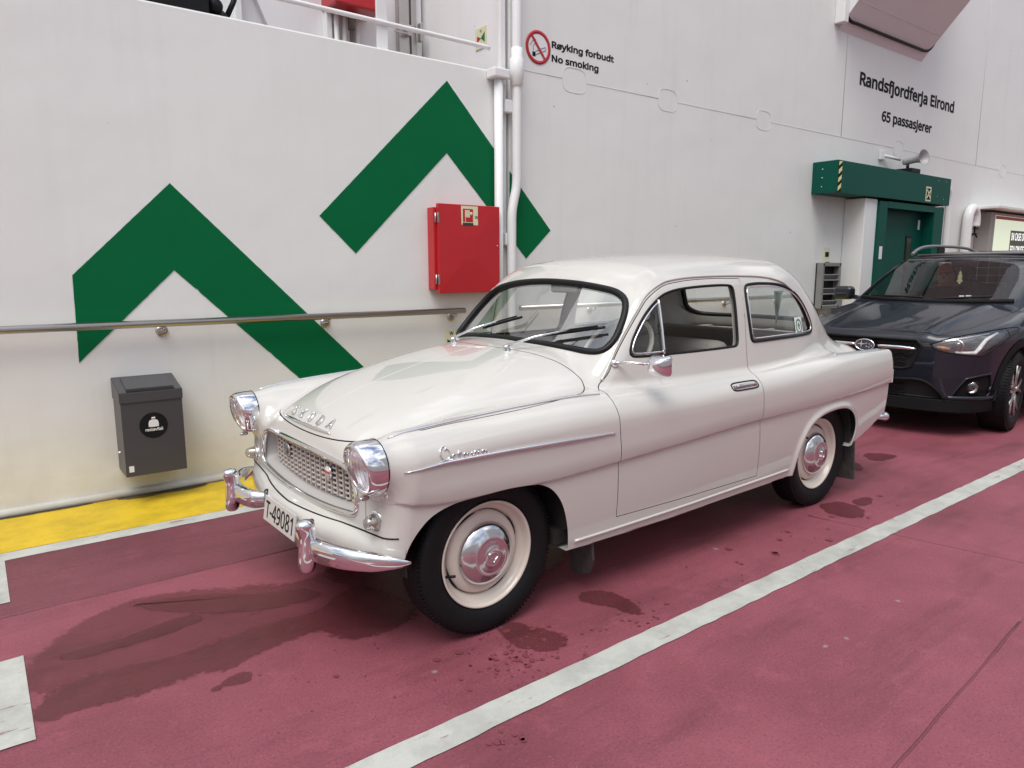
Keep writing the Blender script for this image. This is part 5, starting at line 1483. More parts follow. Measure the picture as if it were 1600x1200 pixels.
W1 = wheel(0, -1); W2 = wheel(2.39, -1); W3 = wheel(0, 1); W4 = wheel(2.39, 1)
W2.rotation_euler = (0, 1.1, 0)
# inner wheel wells, floor and underside
M['under'] = mat('underbody', (.02, .019, .018), .85, bump=.4, bscale=30, var=.4, vscale=9)
for x, x0, x1 in ((0, -.370, .37), (2.39, 1.97, 2.70)):
    for s in (-1, 1):
        b = MB(); prof = [(x0, .33), (x0, .45), (x0 + .06, .56), (x0 + .16, .62), (x, .64), (x1 - .16, .62), (x1 - .06, .56), (x1, .45), (x1, .33)]
        P = loop([prof[0]] + prof + [prof[-1]], 5, closed=False)
        for i in range(len(P) - 1):
            a, c = P[i], P[i + 1]
            b.face([(a[0], s * .475, a[1]), (c[0], s * .475, c[1]), (c[0], s * .700, c[1]), (a[0], s * .700, a[1])], True)
        vs_ = [b.bm.verts.new((p[0], s * .475, p[1])) for p in P]; b.bm.faces.new(vs_)
        b.build('wheel_housing', M['under'], car)
b = MB(); b.box((1.15, 0, .30), (1.66, 1.36, .06)); b.box((.03, 0, .33), (.62, .84, .06)); b.box((2.55, 0, .34), (1.15, .84, .06)); b.tube([(.3, .15, .24), (2.9, .2, .26)], .03, n=8)
b.tube([(0, -.6, .311), (0, .6, .311)], .03, n=8); b.tube([(2.39, -.6, .311), (2.39, .6, .311)], .035, n=8); b.build('underbody', M['under'], car)
for x, y in ((.50, -.64), (.50, .64), (2.74, -.63), (2.74, .63)):
    front = x < 1
    b = MB(); w_ = .072 if front else .085; zt_ = .30 if front else .34; zl = .065 if front else .085
    b.prism([(-w_, zt_), (w_, zt_), (w_ * 1.0, zl + .01), (w_ * .75, zl - .005), (-w_ * .6, zl + .035), (-w_, zl + .10)] if front else [(-w_, zt_), (w_, zt_), (w_, zl), (-w_, zl + .01)], lambda u, v, d: (x + d + (v - .3) * -.12, y + u, v), -.006, .006)
    b.build('mud_flap', M['flap'], car)

# wipers, mirror, handles
ws_n = lambda P: normals_of(F_car, np.array([P]))[0]
def wiper(py, tip_y, tip_z, by0, bz0, by1, bz1):
    A = np.array(front_curve([(py, 1.0185 if abs(py) > .1 else 1.03)], .45, 1.2, .0))[0]
    A = onto(F_car, drop(F_car, [(A[0] - .012, py)], 2, 1.5, .8), 0)[0]
    b = MB(); nn = np.array([-.35, 0, .94]); b.lathe([(0, .028), (.010, .026), (.013, .018), (.016, .004), (.018, 0)], axis='z', n=16)
    bmesh.ops.transform(b.bm, matrix=Matrix.Translation(tuple(A)) @ Matrix.Rotation(R(-20), 4, 'Y'), verts=b.bm.verts)
    wp_ = b.build('wiper', M['chrome'], car)
    B0 = front_curve([(by0, bz0)], .45, 1.3, .030)[0]; B1 = front_curve([(by1, bz1)], .45, 1.3, .030)[0]
    mid = front_curve([((by0 + by1) / 2, (bz0 + bz1) / 2)], .45, 1.3, .036)[0]
    top = A + nn * .022
    b = MB(); b.tube([tuple(top), tuple(top * .55 + np.array(mid) * .45 + nn * .008), tuple(mid)], [.0065, .005, .0035], n=8); b.build('wiper_arm', M['chrome'], wp_)
    Q = front_curve([(by0 + (by1 - by0) * t, bz0 + (bz1 - bz0) * t) for t in np.linspace(0, 1, 12)], .45, 1.3, .018)
    b = MB(); b.tube(Q, .0062, n=6); b.tube([tuple(np.array(q) + np.array([-.008, 0, .010])) for q in Q[1:-1]], .0042, n=6); b.build('wiper_blade', M['rubber'], wp_)
wiper(-.214, 0, 0, -.245, 1.062, -.515, 1.112)
wiper(.245, 0, 0, .215, 1.068, -.035, 1.135)
b = MB(); mb_ = np.array(side_curve([(.712, .978)], .0)[0])
b.lathe([(.0, -.02), (.014, -.018), (.017, -.004), (.017, .004)], c=tuple(mb_), axis='y', n=16)
mr = b.build('wing_mirror', M['chrome'], car)
mh = mb_ + np.array([.075, -.175, .0])
b = MB(); b.tube([tuple(mb_), tuple(mb_ + np.array([.02, -.06, .008])), tuple(mh + np.array([-.02, .03, .004]))], [.008, .006, .007], n=8); b.build('mirror_arm', M['chrome'], mr)
b = MB(); rings = []
for (t, hy, hz) in ((0, .006, .006), (.006, .022, .018), (.02, .038, .030), (.042, .048, .041), (.064, .053, .046), (.072, .052, .046)):
    ring = []
    for k in range(28):
        u = 2 * math.pi * k / 28; cu, su = math.cos(u), math.sin(u)
        ring.append(b.bm.verts.new((mh[0] - .045 + t, mh[1] + hy * math.copysign(abs(cu) ** .36, cu) - .01, mh[2] + hz * math.copysign(abs(su) ** .36, su))))
    rings.append(ring)
for i in range(len(rings) - 1):
    for k in range(28):
        f = b.bm.faces.new((rings[i][k], rings[i][(k + 1) % 28], rings[i + 1][(k + 1) % 28], rings[i + 1][k])); f.smooth = True
b.bm.faces.new(rings[0]); b.bm.faces.new(rings[-1])
b.build('mirror_head', M['chrome'], mr)
for s in (0, 1):
    P = side_curve([(x, .822 + .003 * (x - 1.37)) for x in np.linspace(1.385, 1.545, 10)], .006, s == 1)
    b = MB(); b.tube(P, [.005, .008, .009, .009, .009, .009, .009, .009, .008, .005], n=10, flat=1.0); hd = b.build('handle', M['chrome'], doors[s])
    ou = [(1.465 + .104 * math.copysign(abs(math.cos(t)) ** .35, math.cos(t)), (.822 + .0165 * math.copysign(abs(math.sin(t)) ** .6, math.sin(t)))) for t in np.linspace(0, 6.283, 60)[:-1]]
    b = MB(); b.tube(side_curve(ou, .001, s == 1), .0035, n=6, closed=True); b.build('handle_gasket', M['rubber'], hd)
    b = MB(); b.tube(side_curve([(1.372, .822), (1.40, .822), (1.50, .823), (1.556, .8235)], .0015, s == 1), .013, n=8, flat=.5); b.build('handle_cup', M['steel'], hd)
    b = MB(); q = side_curve([(1.38, .8215)], .012, s == 1)[0]; b.sphere(q, (.007, .004, .007), 10, 6); b.build('lock', M['steel'], hd)

# ---- interior
def lining(F, off):
    return lambda x, y, z: F(x, y, z) + off
F_in = lining(lambda x, y, z: F_top(x, np.abs(y), z), .035)
Vi, Ti = surf_half(F_in, .5, 3.0, .72, .94, 1.48, .020, 4)
for poly, ax, wh in ((WIN, XZ, 0), (QTR, XZ, 0), (WS, YZ, -1), (RWN, YZ, 1)):
    nx = normals_of(F_in, Vi)[:, 0]; f = sel_field(poly, Vi, ax)
    gate = (np.abs(nx) - .45) * .1 if wh == 0 else (.40 - wh * nx) * .1
    if wh == 0: gate = np.maximum(gate, Vi[:, 1] + .30)
    Vi, Ti = clip(Vi, Ti, np.maximum(f - .010, gate))
Vi, Ti = clip(Vi, Ti, Vi[:, 2] - .955)
Vi2, Ti2 = both(Vi, Ti)
mesh_np('headlining', Vi2, Ti2, M['lining'], car, normals_of(F_in, Vi2))
for s in (-1, 1):
    b = MB(); b.box((1.60, s * .600, .63), (1.3, .03, .60), bev=.01); b.build('door_trim', M['seat'], car)
b = MB(); b.box((.82, 0, .89), (.14, 1.06, .18), bev=.05, seg=4); b.box((.76, 0, .965), (.20, 1.0, .03), bev=.012); ds = b.build('dashboard', M['lining'], car)
b = MB(); b.box((.895, -.33, .92), (.02, .26, .09), bev=.008); b.build('instrument_panel', M['ivory'], ds)
for y in (-.33, .33):
    b = MB(); b.box((1.28, y, .52), (.52, .56, .18), bev=.06, seg=4); b.box((1.52, y, .79), (.15, .56, .46), bev=.06, seg=4, rot=None)
    b.build('front_seat', M['seat'], car)
b = MB(); b.box((2.12, 0, .52), (.46, 1.10, .20), bev=.06, seg=4); b.box((2.36, 0, .80), (.16, 1.08, .42), bev=.06, seg=4); b.build('rear_seat', M['seat'], car)
b = MB(); b.box((2.60, 0, .965), (.36, .92, .03), bev=.01); ps = b.build('parcel_shelf', M['lining'], car)
for y in (-.36, -.12, .12, .36):
    b = MB(); b.box((2.60, y, .986), (.30, .018, .012), bev=.003); b.build('shelf_strip', M['ivory'], ps)
# steering wheel
sc_ = Vector((1.02, -.33, .975)); rot = Matrix.Rotation(R(-52), 4, 'Y')
ring = [(.205 * math.cos(t), .205 * math.sin(t), 0) for t in np.linspace(0, 6.283, 49)[:-1]]
b = MB(); b.tube(ring, .0115, n=10, closed=True)
for a in (.5, math.pi - .5, -math.pi / 2): b.tube([(.02 * math.cos(a), .02 * math.sin(a), -.025), (.20 * math.cos(a), .20 * math.sin(a), 0)], .007, n=6)
b.lathe([(0, -.01), (.03, -.015), (.036, -.035), (.03, -.06), (.015, -.07), (.015, -.32)], axis='z', n=20)
bmesh.ops.transform(b.bm, matrix=Matrix.Translation(sc_) @ rot, verts=b.bm.verts); b.build('steering_wheel', M['ivory'], car)
b = MB(); b.box((.99, 0, 1.285), (.02, .20, .055), bev=.012, seg=3); b.tube([(.99, 0, 1.30), (.95, 0, 1.35)], .005, n=6); b.build('rear_view_mirror', M['steel'], car)
# round sticker inside the side window
q = onto(F_car, drop(F_car, [(2.185, 1.065)], 1, -.95, -.3), .0)[0]; nn = normals_of(F_car, np.array([q]))[0]
mt = Matrix.Translation(tuple(q + nn * -.004)) @ Vector(tuple(nn)).to_track_quat('Z', 'Y').to_matrix().to_4x4()
b = MB(); b.box((0, 0, 0), (.095, .10, .001), rot=None); bmesh.ops.transform(b.bm, matrix=mt, verts=b.bm.verts); wst = b.build('window_sticker', M['sticker'], car)
b = MB(); b.lathe([(.040, .0015), (.030, .0015)], axis='z', n=32); b.box((0, 0, .0015), (.012, .036, .0006)); b.box((0, .004, .0015), (.03, .008, .0006)); bmesh.ops.transform(b.bm, matrix=mt, verts=b.bm.verts); b.build('sticker_emblem', M['green_ink'], wst)
pe = thing('pennant', 'small pale pennant hanging inside the rear side window', 'pennant', (0, 0, 0), .020846)
b = MB(); b.prism([(2.44, 1.245), (2.44 + .10, 1.245), (2.44 + .04, 1.03)], lambda u, v, d: (u, -.30 + d, v), 0, .002); b.build('cloth', mat('pennant_cloth', (.42, .46, .40), .8), pe)
b = MB(); b.prism([(2.462, 1.235), (2.518, 1.235), (2.482, 1.09)], lambda u, v, d: (u, -.3012 + d, v), 0, .001); b.build('print', M['green_ink'], pe)

# ------------------------------------------------------------------ dark grey crossover parked behind
suv = thing('crossover_car', 'dark blue-grey crossover car with roof rails parked behind the cream car', 'car', (5.57, .29, 0), .004)
M['suv'] = mat('dark_metallic_paint', (.009, .011, .019), .40, metal=.1, spec=.2, coat=.55, coat_rough=.02)
M['cladding'] = mat('black_cladding', (.0055, .0055, .006), .7, spec=.2, bump=.1, bscale=150)
M['tint'] = glass_mat('tinted_glass', (.76, .78, .76), refl=.0)
sW = tab((-1.0, .60), (-.75, .76), (-.5, .845), (-.25, .885), (0, .900), (.5, .897), (1.5, .897), (2.8, .89), (3.4, .86))
sH = tab((-1.0, .76), (-.86, .815), (-.80, .850), (-.66, .892), (-.4, .950), (0, 1.025), (.3, 1.075), (.6, 1.10), (4, 1.10))
sR = tab((.1, 1.0), (1.0, 1.475), (1.1, 1.505), (1.3, 1.537), (1.6, 1.562), (2.1, 1.575), (2.7, 1.555), (3.2, 1.50))
def F_suv(x, y, z):
    q = np.abs(y)
    side = q - (sW(x) - .55 * np.clip(z - .74, 0, 1) ** 2 - .25 * np.clip(.55 - z, 0, 1) ** 2 - .012 * sstep((.40 - z) / .02))
    top = sH(x) - .085 * q * q + .014 * np.exp(-((q - (.50 + .06 * x)) / .055) ** 2) - .05 * np.clip(q - .60, 0, 1)
    f = rmax(side, (z - top) * .95, .075)
    xf = -.872 + .085 * (q / .6) ** 2 + 1.5 * np.clip(q - .52, 0, 1) ** 2 + .55 * np.clip(z - .74, 0, 1) ** 1.5 + .10 * np.clip(.50 - z, 0, .2) - .012 * sstep((.33 - z) / .02)
    f = rmax(f, (xf - x) * .93, .045)
    f = np.maximum(f, .215 - z)
    f = np.maximum(f, (x - 3.55))
    gs = (q - (.79 - .30 * (z - 1.0) - .20 * np.clip(z - 1.2, 0, 1) ** 2 - .05 * np.clip(.9 - x, 0, 1))) * .95
    rf = (z - (sR(x) - .05 * q * q)) * .97
    t = rmax(gs, rf, .07)
    ws = (.268 + .13 * q * q + (z - 1.06) * 1.80 - x) * .48
    t = rmax(t, ws, .03)
    t = np.maximum(np.maximum(t, x - 3.3), .7 - z)
    return rmin(f, t, .015)
Sv, St = surf_half(F_suv, -.93, 3.45, .94, .19, 1.62, .0125, 5)
nose = lambda V: V[:, 0] < .1
GRS = np.array([(-.40, .795), (.40, .795), (.442, .752), (.375, .575), (.32, .555), (-.32, .555), (-.375, .575), (-.442, .752)])
HLS = loop([(.500, .768), (.500, .768), (.60, .815), (.72, .858), (.82, .888), (.868, .895), (.884, .872), (.876, .81), (.845, .735), (.80, .684), (.80, .684), (.70, .694), (.60, .712), (.53, .738)], 5)
INT = loop([(0, .455), (.27, .455), (.43, .462), (.50, .440), (.57, .375), (.61, .318), (.61, .318), (0, .318), (0, .318), (-.05, .40)], 4)
FOG = np.array([(.65, .330), (.70, .43), (.735, .495), (.80, .520), (.848, .535), (.850, .43), (.826, .330)])
LIP = None
def fsel(poly, V, cond): return sel_field(poly, V, YZ, cond)
pieces = {}
for nm, poly in (('grille', GRS), ('headlight', HLS), ('intake', INT), ('fog', FOG)):
    f = fsel(poly, Sv, nose)
    if nm == 'headlight': f = np.maximum(f, np.where(Sv[:, 0] > -.25, 1, -1))
    pieces[nm] = clip(Sv, St, -f - .002); Sv, St = clip(Sv, St, f - .002)
# wheel opening, its cladding and the dark lower edge
arc = np.where(Sv[:, 1] < -.3, np.minimum(np.hypot(Sv[:, 0], Sv[:, 2] - .345), np.hypot(Sv[:, 0] - 2.665, Sv[:, 2] - .345)), 9)
Sv, St = clip(Sv, St, arc - .385)
arc = np.where(Sv[:, 1] < -.3, np.minimum(np.hypot(Sv[:, 0], Sv[:, 2] - .345), np.hypot(Sv[:, 0] - 2.665, Sv[:, 2] - .345)), 9)
low = np.minimum(arc - .452, np.where(Sv[:, 0] < -.3, Sv[:, 2] - .325 , Sv[:, 2] - .36))
pieces['clad'] = clip(Sv, St, -low); Sv, St = clip(Sv, St, low)
SWS = loop(sym([(0, 1.075), (.25, 1.078), (.50, 1.088), (.675, 1.100), (.712, 1.122), (.698, 1.20), (.670, 1.33), (.640, 1.44), (.615, 1.470), (.55, 1.484), (.25, 1.495), (0, 1.498)]), 5)
SWN = loop([(.66, 1.115), (.90, 1.265), (1.14, 1.41), (1.24, 1.45), (1.36, 1.458), (1.66, 1.46), (1.66, 1.46), (1.63, 1.12), (1.63, 1.12), (.8, 1.105)], 4)
SWR = loop([(1.72, 1.12), (1.72, 1.12), (1.75, 1.46), (1.75, 1.46), (2.4, 1.45), (2.8, 1.40), (2.9, 1.30), (2.8, 1.14)], 4)
def gated(poly, V, ax, gate): return np.maximum(sel_field(poly, V, ax, lambda V: V[:, 2] > 1.0), gate)
nx = normals_of(F_suv, Sv)[:, 0]; f = gated(SWS, Sv, YZ, (.22 + nx) * .1)
pieces['ws'] = clip(Sv, St, -f + .004); Sv, St = clip(Sv, St, f)
for nm, poly in (('wn', SWN), ('wr', SWR)):
    nx = normals_of(F_suv, Sv)[:, 0]; f = gated(poly, Sv, XZ, np.maximum((-nx - .2) * .1, Sv[:, 1] + .3))
    pieces[nm] = clip(Sv, St, -f + .004); Sv, St = clip(Sv, St, f)
# bonnet shut line
hz = np.where((Sv[:, 0] > -.80) & (Sv[:, 0] < .42) & (Sv[:, 2] > .8), np.maximum(np.abs(Sv[:, 1]) - np.interp(Sv[:, 0], [-.82, -.5, .0, .42], [.50, .665, .74, .755]), np.maximum(-.765 - Sv[:, 0], Sv[:, 0] - (.258 + .13 * Sv[:, 1] ** 2))), 9)
pieces['bonnet'] = clip(Sv, St, -hz - .0022); Sv, St = clip(Sv, St, hz - .0022)
shell('body', F_suv, *both(Sv, St), M['suv'], suv)
shell('bonnet', F_suv, *both(*pieces['bonnet']), M['suv'], suv)
Vv = pieces['bonnet'][0].copy()
mesh_np('bonnet_void', *both(Vv - np.array([0, 0, .012]), pieces['bonnet'][1]), M['gap'], suv)
shell('cladding', F_suv, *both(*pieces['clad']), M['cladding'], suv, -.006)
shell('windscreen', F_suv, *both(*pieces['ws']), M['tint'], suv, .004)
for s in (0, 1):
    for nm in ('wn', 'wr'):
        A = pieces[nm] if s == 0 else flipy(*pieces[nm])
        shell('side_window', F_suv, *A, M['tint'], suv, .004)
V_, T_ = both(*pieces['grille'])
gb = mesh_np('grille', V_ + np.array([.045, 0, 0]), T_, M['black'], suv, normals_of(F_suv, V_))
def rim(poly, r, name, m_, parent, off=.002, cl=True, mir=False):
    P = onto(F_suv, drop(F_suv, poly, 0, -1.1, .3), off)
    if mir: P = P * np.array([1, -1, 1])
    b = MB(); b.tube(P.tolist(), r, n=8, closed=cl); return b.build(name, m_, parent)
gp = resample(GRS, 90)
rim(gp, .011, 'grille_surround', M['rubber'], gb, .0)
for s in (-1, 1):
    P = onto(F_suv, drop(F_suv, [(s * y, .728 - .022 * max(0, (y - .28)) * 2) for y in np.linspace(.095, .405, 12)], 0, -1.1, .2), -.006)
    b = MB(); b.tube(P.tolist(), [.010, .013, .014, .014, .014, .014, .014, .014, .013, .012, .009, .004], n=8, flat=1.2); b.build('grille_wing', M['chrome'], gb)
for zz in (.635, .60, .675, .765):
    hw = .33 if zz < .66 else .37
    P = onto(F_suv, drop(F_suv, [(y, zz + .007 * math.sin(y * 60)) for y in np.linspace(-hw, hw, 70)], 0, -1.1, .2), -.022)
    b = MB(); b.tube(P.tolist(), .0065, n=6); b.build('grille_mesh', M['cladding'], gb)
bc = onto(F_suv, drop(F_suv, [(0.0, .728)], 0, -1.1, .2), .004)[0]
def ell(rx, rz, x, n=36): return [(x, rx * math.cos(2 * math.pi * i / n), rz * math.sin(2 * math.pi * i / n)) for i in range(n)]
b = MB(); b.prism([(p[1], p[2]) for p in ell(.082, .048, 0)], lambda u, v, d: (bc[0] - d, bc[1] + u, bc[2] + v), -.02, .006); eb = b.build('emblem', mat('emblem_blue', (.012, .02, .07), .25, coat=1), gb)
b = MB(); b.tube([(bc[0] - .007, bc[1] + p[1], bc[2] + p[2]) for p in ell(.082, .048, 0)], .006, n=8, closed=True)
def star(cy, cz, r):
    pts = []
    for i in range(8):
        a = math.pi / 4 * i; k = r if i % 2 == 0 else r * .22
        pts.append((cy + k * math.cos(a) * (1.25 if i in (0, 4) else 1), cz + k * math.sin(a)))
    b.prism(pts, lambda u, v, d: (bc[0] - d, bc[1] + u, bc[2] + v), .006, .0085)
star(.030, .008, .034)
for (a_, c_) in ((-.012, .014), (-.040, .010), (-.016, -.012), (-.038, -.018), (-.058, -.004)): star(a_, c_, .013)
b.build('emblem_stars', M['chrome'], eb)
V_, T_ = both(*pieces['intake'])
ib = mesh_np('lower_intake', V_ + np.array([.05, 0, 0]), T_, M['black'], suv, normals_of(F_suv, V_))
for zz in (.345, .385, .42):
    P = onto(F_suv, drop(F_suv, [(y, zz) for y in np.linspace(-.33, .33, 30)], 0, -1.1, .2), -.025)
    b = MB(); b.tube(P.tolist(), .006, n=6); b.build('intake_bar', M['cladding'], ib)
it = sym([(0, .452), (.27, .452), (.335, .437), (.405, .378), (.475, .318)])
P = onto(F_suv, drop(F_suv, resample(loop(np.array([p for p in [(-.62, .318), (-.58, .378), (-.505, .447), (-.43, .470), (-.27, .463), (.27, .463), (.43, .470), (.505, .447), (.58, .378), (.62, .318)]]), 4, closed=False), 60, False), 0, -1.1, .2), .0)
b = MB(); b.tube(P.tolist(), .014, n=8); b.build('intake_trim', M['cladding'], ib)
for s in (0, 1):
    A = pieces['headlight'] if s == 0 else flipy(*pieces['headlight'])
    n_ = normals_of(F_suv, A[0])
    hb = mesh_np('headlight', A[0] - n_ * .028, A[1], mat('lamp_housing', (.16, .16, .17), .3, metal=.6), suv, n_)
    mesh_np('lens', A[0] - n_ * .002, A[1], M['lens'], hb, n_)
    sg = -1 if s == 0 else 1
    def hp_(pts, off): 
        P = onto(F_suv, drop(F_suv, [(-abs(y), z) for y, z in pts], 0, -1.1, .3), off)
        return (P * np.array([1, -sg, 1]) if s == 1 else P).tolist()
    rim(resample(np.c_[-HLS[:, 0], HLS[:, 1]], 90), .006, 'headlight_rubber', M['rubber'], hb, -.002, mir=(s == 1))
    b = MB(); pc = hp_([(.675, .765)], -.018)[0]; b.lathe([(0, -.030), (.022, -.026), (.036, -.012), (.038, 0), (.046, .004)], c=tuple(pc), axis='x', n=24); b.build('projector', M['lens'], hb)
    b = MB(); b.lathe([(.040, -.004), (.047, -.002), (.048, .008)], c=tuple(pc), axis='x', n=24); b.build('projector_ring', M['steel'], hb)
    dm = mat('lamp_white', (.80, .80, .78), .25)
    b = MB(); b.tube(hp_([(.665, .708), (.73, .704), (.775, .706), (.795, .745), (.815, .815), (.832, .868)], -.016), [.010, .013, .016, .017, .015, .010], n=8); b.build('light_guide', dm, hb)
    b = MB(); b.tube(hp_([(.55, .780), (.63, .812), (.72, .842), (.80, .868)], -.014), .006, n=8); b.build('upper_trim', M['reflector'], hb)
    b = MB(); b.tube(hp_([(.545, .748), (.59, .740), (.63, .734)], -.018), [.012, .016, .012], n=8); b.build('turn_lamp', mat('amber_lamp', (.55, .25, .12), .25), hb)
    A = pieces['fog'] if s == 0 else flipy(*pieces['fog'])
    n_ = normals_of(F_suv, A[0])
    fb = mesh_np('fog_lamp_recess', A[0] + np.array([.045, 0, 0]), A[1], M['cladding'], suv, n_)
    rim(resample(np.c_[-FOG[:, 0], FOG[:, 1]], 70), .008, 'recess_edge', M['suv'], fb, -.004, mir=(s == 1))
    q = hp_([(.780, .423)], -.030)[0]
    b = MB(); b.lathe([(.058, .0), (.060, -.012), (.050, -.016), (.046, -.008)], c=(0, 0, 0), axis='x', n=28)
    mt_ = Matrix.Translation(tuple(q)) @ Matrix.Rotation(R(-28 * sg), 4, 'Z'); bmesh.ops.transform(b.bm, matrix=mt_, verts=b.bm.verts); fl = b.build('fog_lamp', M['cladding'], fb)
    b = MB(); b.lathe([(.047, -.008), (.040, -.016), (.02, -.022), (.0005, -.023)], axis='x', n=28); bmesh.ops.transform(b.bm, matrix=mt_, verts=b.bm.verts); b.build('fog_lens', M['lens'], fl)
    b = MB(); b.lathe([(.047, -.006), (.03, .010), (.0005, .018)], axis='x', n=28); bmesh.ops.transform(b.bm, matrix=mt_, verts=b.bm.verts); b.build('fog_reflector', M['reflector'], fl)
    # bumper fin under the fog lamp
    b = MB(); P = onto(F_suv, drop(F_suv, [(-y, .338 - .01 * (y - .5)) for y in np.linspace(.63, .86, 16)], 0, -1.1, .3), .002)
    if s == 1: P = P * np.array([1, -1, 1])
    b.tube(P.tolist(), .018, n=8); b.build('bumper_blade', M['suv'], suv)
    # mirrors
    b = MB(); b.box((.62, sg * 1.0, 1.12), (.13, .20, .145), bev=.045, seg=4); b.tube([(.60, sg * .76, 1.06), (.61, sg * .90, 1.08)], .025, n=8); b.build('door_mirror', M['suv'], suv)
    # roof rail
    b = MB(); pr_l = loop([(1.30, sg * .625, 1.535), (1.42, sg * .625, 1.585), (1.60, sg * .625, 1.618), (1.95, sg * .625, 1.632), (2.6, sg * .59, 1.622), (2.95, sg * .58, 1.57), (3.05, sg * .58, 1.52)], 6, closed=False)
    b.tube(pr_l.tolist(), .018, n=10); rl = b.build('roof_rail', mat('rail_silver', (.22, .23, .25), .4, metal=.6), suv)
    b = MB(); b.box((2.02, sg * .625, 1.585), (.16, .03, .06), bev=.01); b.build('rail_foot', M['black'], rl)
# number plate, wipers, dashboard
b = MB(); q = onto(F_suv, drop(F_suv, [(0, .49)], 0, -1.1, .2), .008)[0]; b.box((q[0] - .004, 0, .485), (.008, .52, .112), bev=.003); b.build('number_plate', M['plate'], suv)
for (y0, y1, z0, z1) in ((.05, -.50, 1.066, 1.108), (.56, .06, 1.09, 1.085)):
    P = onto(F_suv, drop(F_suv, [(y0 + (y1 - y0) * t, z0 + (z1 - z0) * t + .008) for t in np.linspace(0, 1, 14)], 0, .1, 1.3), .014)
    b = MB(); b.tube(P.tolist(), .010, n=6); b.build('wiper', M['rubber'], suv)
b = MB(); b.tube(onto(F_suv, drop(F_suv, [(y, 1.068 + .04 * y * y) for y in np.linspace(-.68, .68, 40)], 0, .05, 1.2), .004).tolist(), .022, n=8); b.build('cowl', M['cladding'], suv)
b = MB(); b.box((.86, 0, 1.0), (.62, 1.36, .12), bev=.05, seg=4); b.box((1.0, 0, .72), (.3, 1.36, .5)); b.build('dashboard', M['seat_dark'], suv)
b = MB(); b.box((1.9, 0, .40), (2.6, 1.5, .06)); b.box((3.2, 0, .85), (.06, 1.4, .9)); b.box((1.9, .775, .72), (2.3, .03, .62)); b.box((1.9, -.775, .72), (2.3, .03, .62)); b.build('floor', M['black'], suv)
b = MB(); b.box((2.05, 0, 1.525), (1.75, 1.04, .012)); b.build('headliner', mat('grey_headliner', (.10, .095, .09), .9), suv)
for y in (.37, -.37):
    b = MB(); b.box((1.55, y, .62), (.50, .50, .16), bev=.06, seg=3); b.box((1.86, y, .95), (.14, .50, .60), bev=.06, seg=3); st_ = b.build('seat', M['seat_dark'], suv)
    b = MB(); b.box((1.92, y, 1.33), (.09, .27, .18), bev=.04, seg=3); b.build('headrest', M['seat_dark'], st_)
    b = MB(); b.box((1.12, y, 1.468), (.16, .36, .02), bev=.008); sv_ = b.build('sun_visor', bpy.data.materials['grey_headliner'], suv)
    b = MB(); b.box((1.10, y + .0, 1.455), (.03, .12, .014), bev=.004); b.build('visor_mirror', M['plate'], sv_)
b = MB(); b.box((2.55, 0, .95), (.15, 1.3, .5), bev=.06, seg=3); b.build('rear_seat', M['seat_dark'], suv)
b = MB()
for i in range(9): b.box((2.72, -.48 + i * .12, 1.3), (.006, .006, .42))
for i in range(5): b.box((2.72, 0, 1.12 + i * .09), (.006, 1.0, .006))
b.build('dog_guard', M['steel'], suv)
b = MB(); b.box((1.02, 0, 1.425), (.03, .22, .06), bev=.012); b.build('rear_view_mirror', M['rubber'], suv)
b = MB(); b.tube([(1.02, .02, 1.40), (1.02, .02, 1.36)], .0015, n=4)
b.prism([(.02, 1.36), (.035, 1.33), (.028, 1.33), (.045, 1.29), (.032, 1.29), (.05, 1.245), (.03, 1.245), (.03, 1.225), (.01, 1.225), (.01, 1.245), (-.01, 1.245), (.008, 1.29), (-.005, 1.29), (.012, 1.33), (.005, 1.33)], lambda u, v, d: (1.02 + d, u, v), -.001, .001)
o = b.build('air_freshener', mat('freshener_yellow', (.62, .60, .34), .7)); o.parent = None
o.matrix_world = Matrix.Translation((5.57, .29, 0)) @ Matrix.Rotation(.004, 4, 'Z')
tag(o, 'pale yellow tree-shaped air freshener hanging behind the dark windscreen', 'air freshener')
P = onto(F_suv, drop(F_suv, [(-.245, 1.125), (-.30, 1.128)], 0, .2, 1.3), -.012)
for q in P:
    b = MB(); b.box(tuple(q), (.02, .04, .03)); b.build('screen_sticker', M['sticker'], suv)
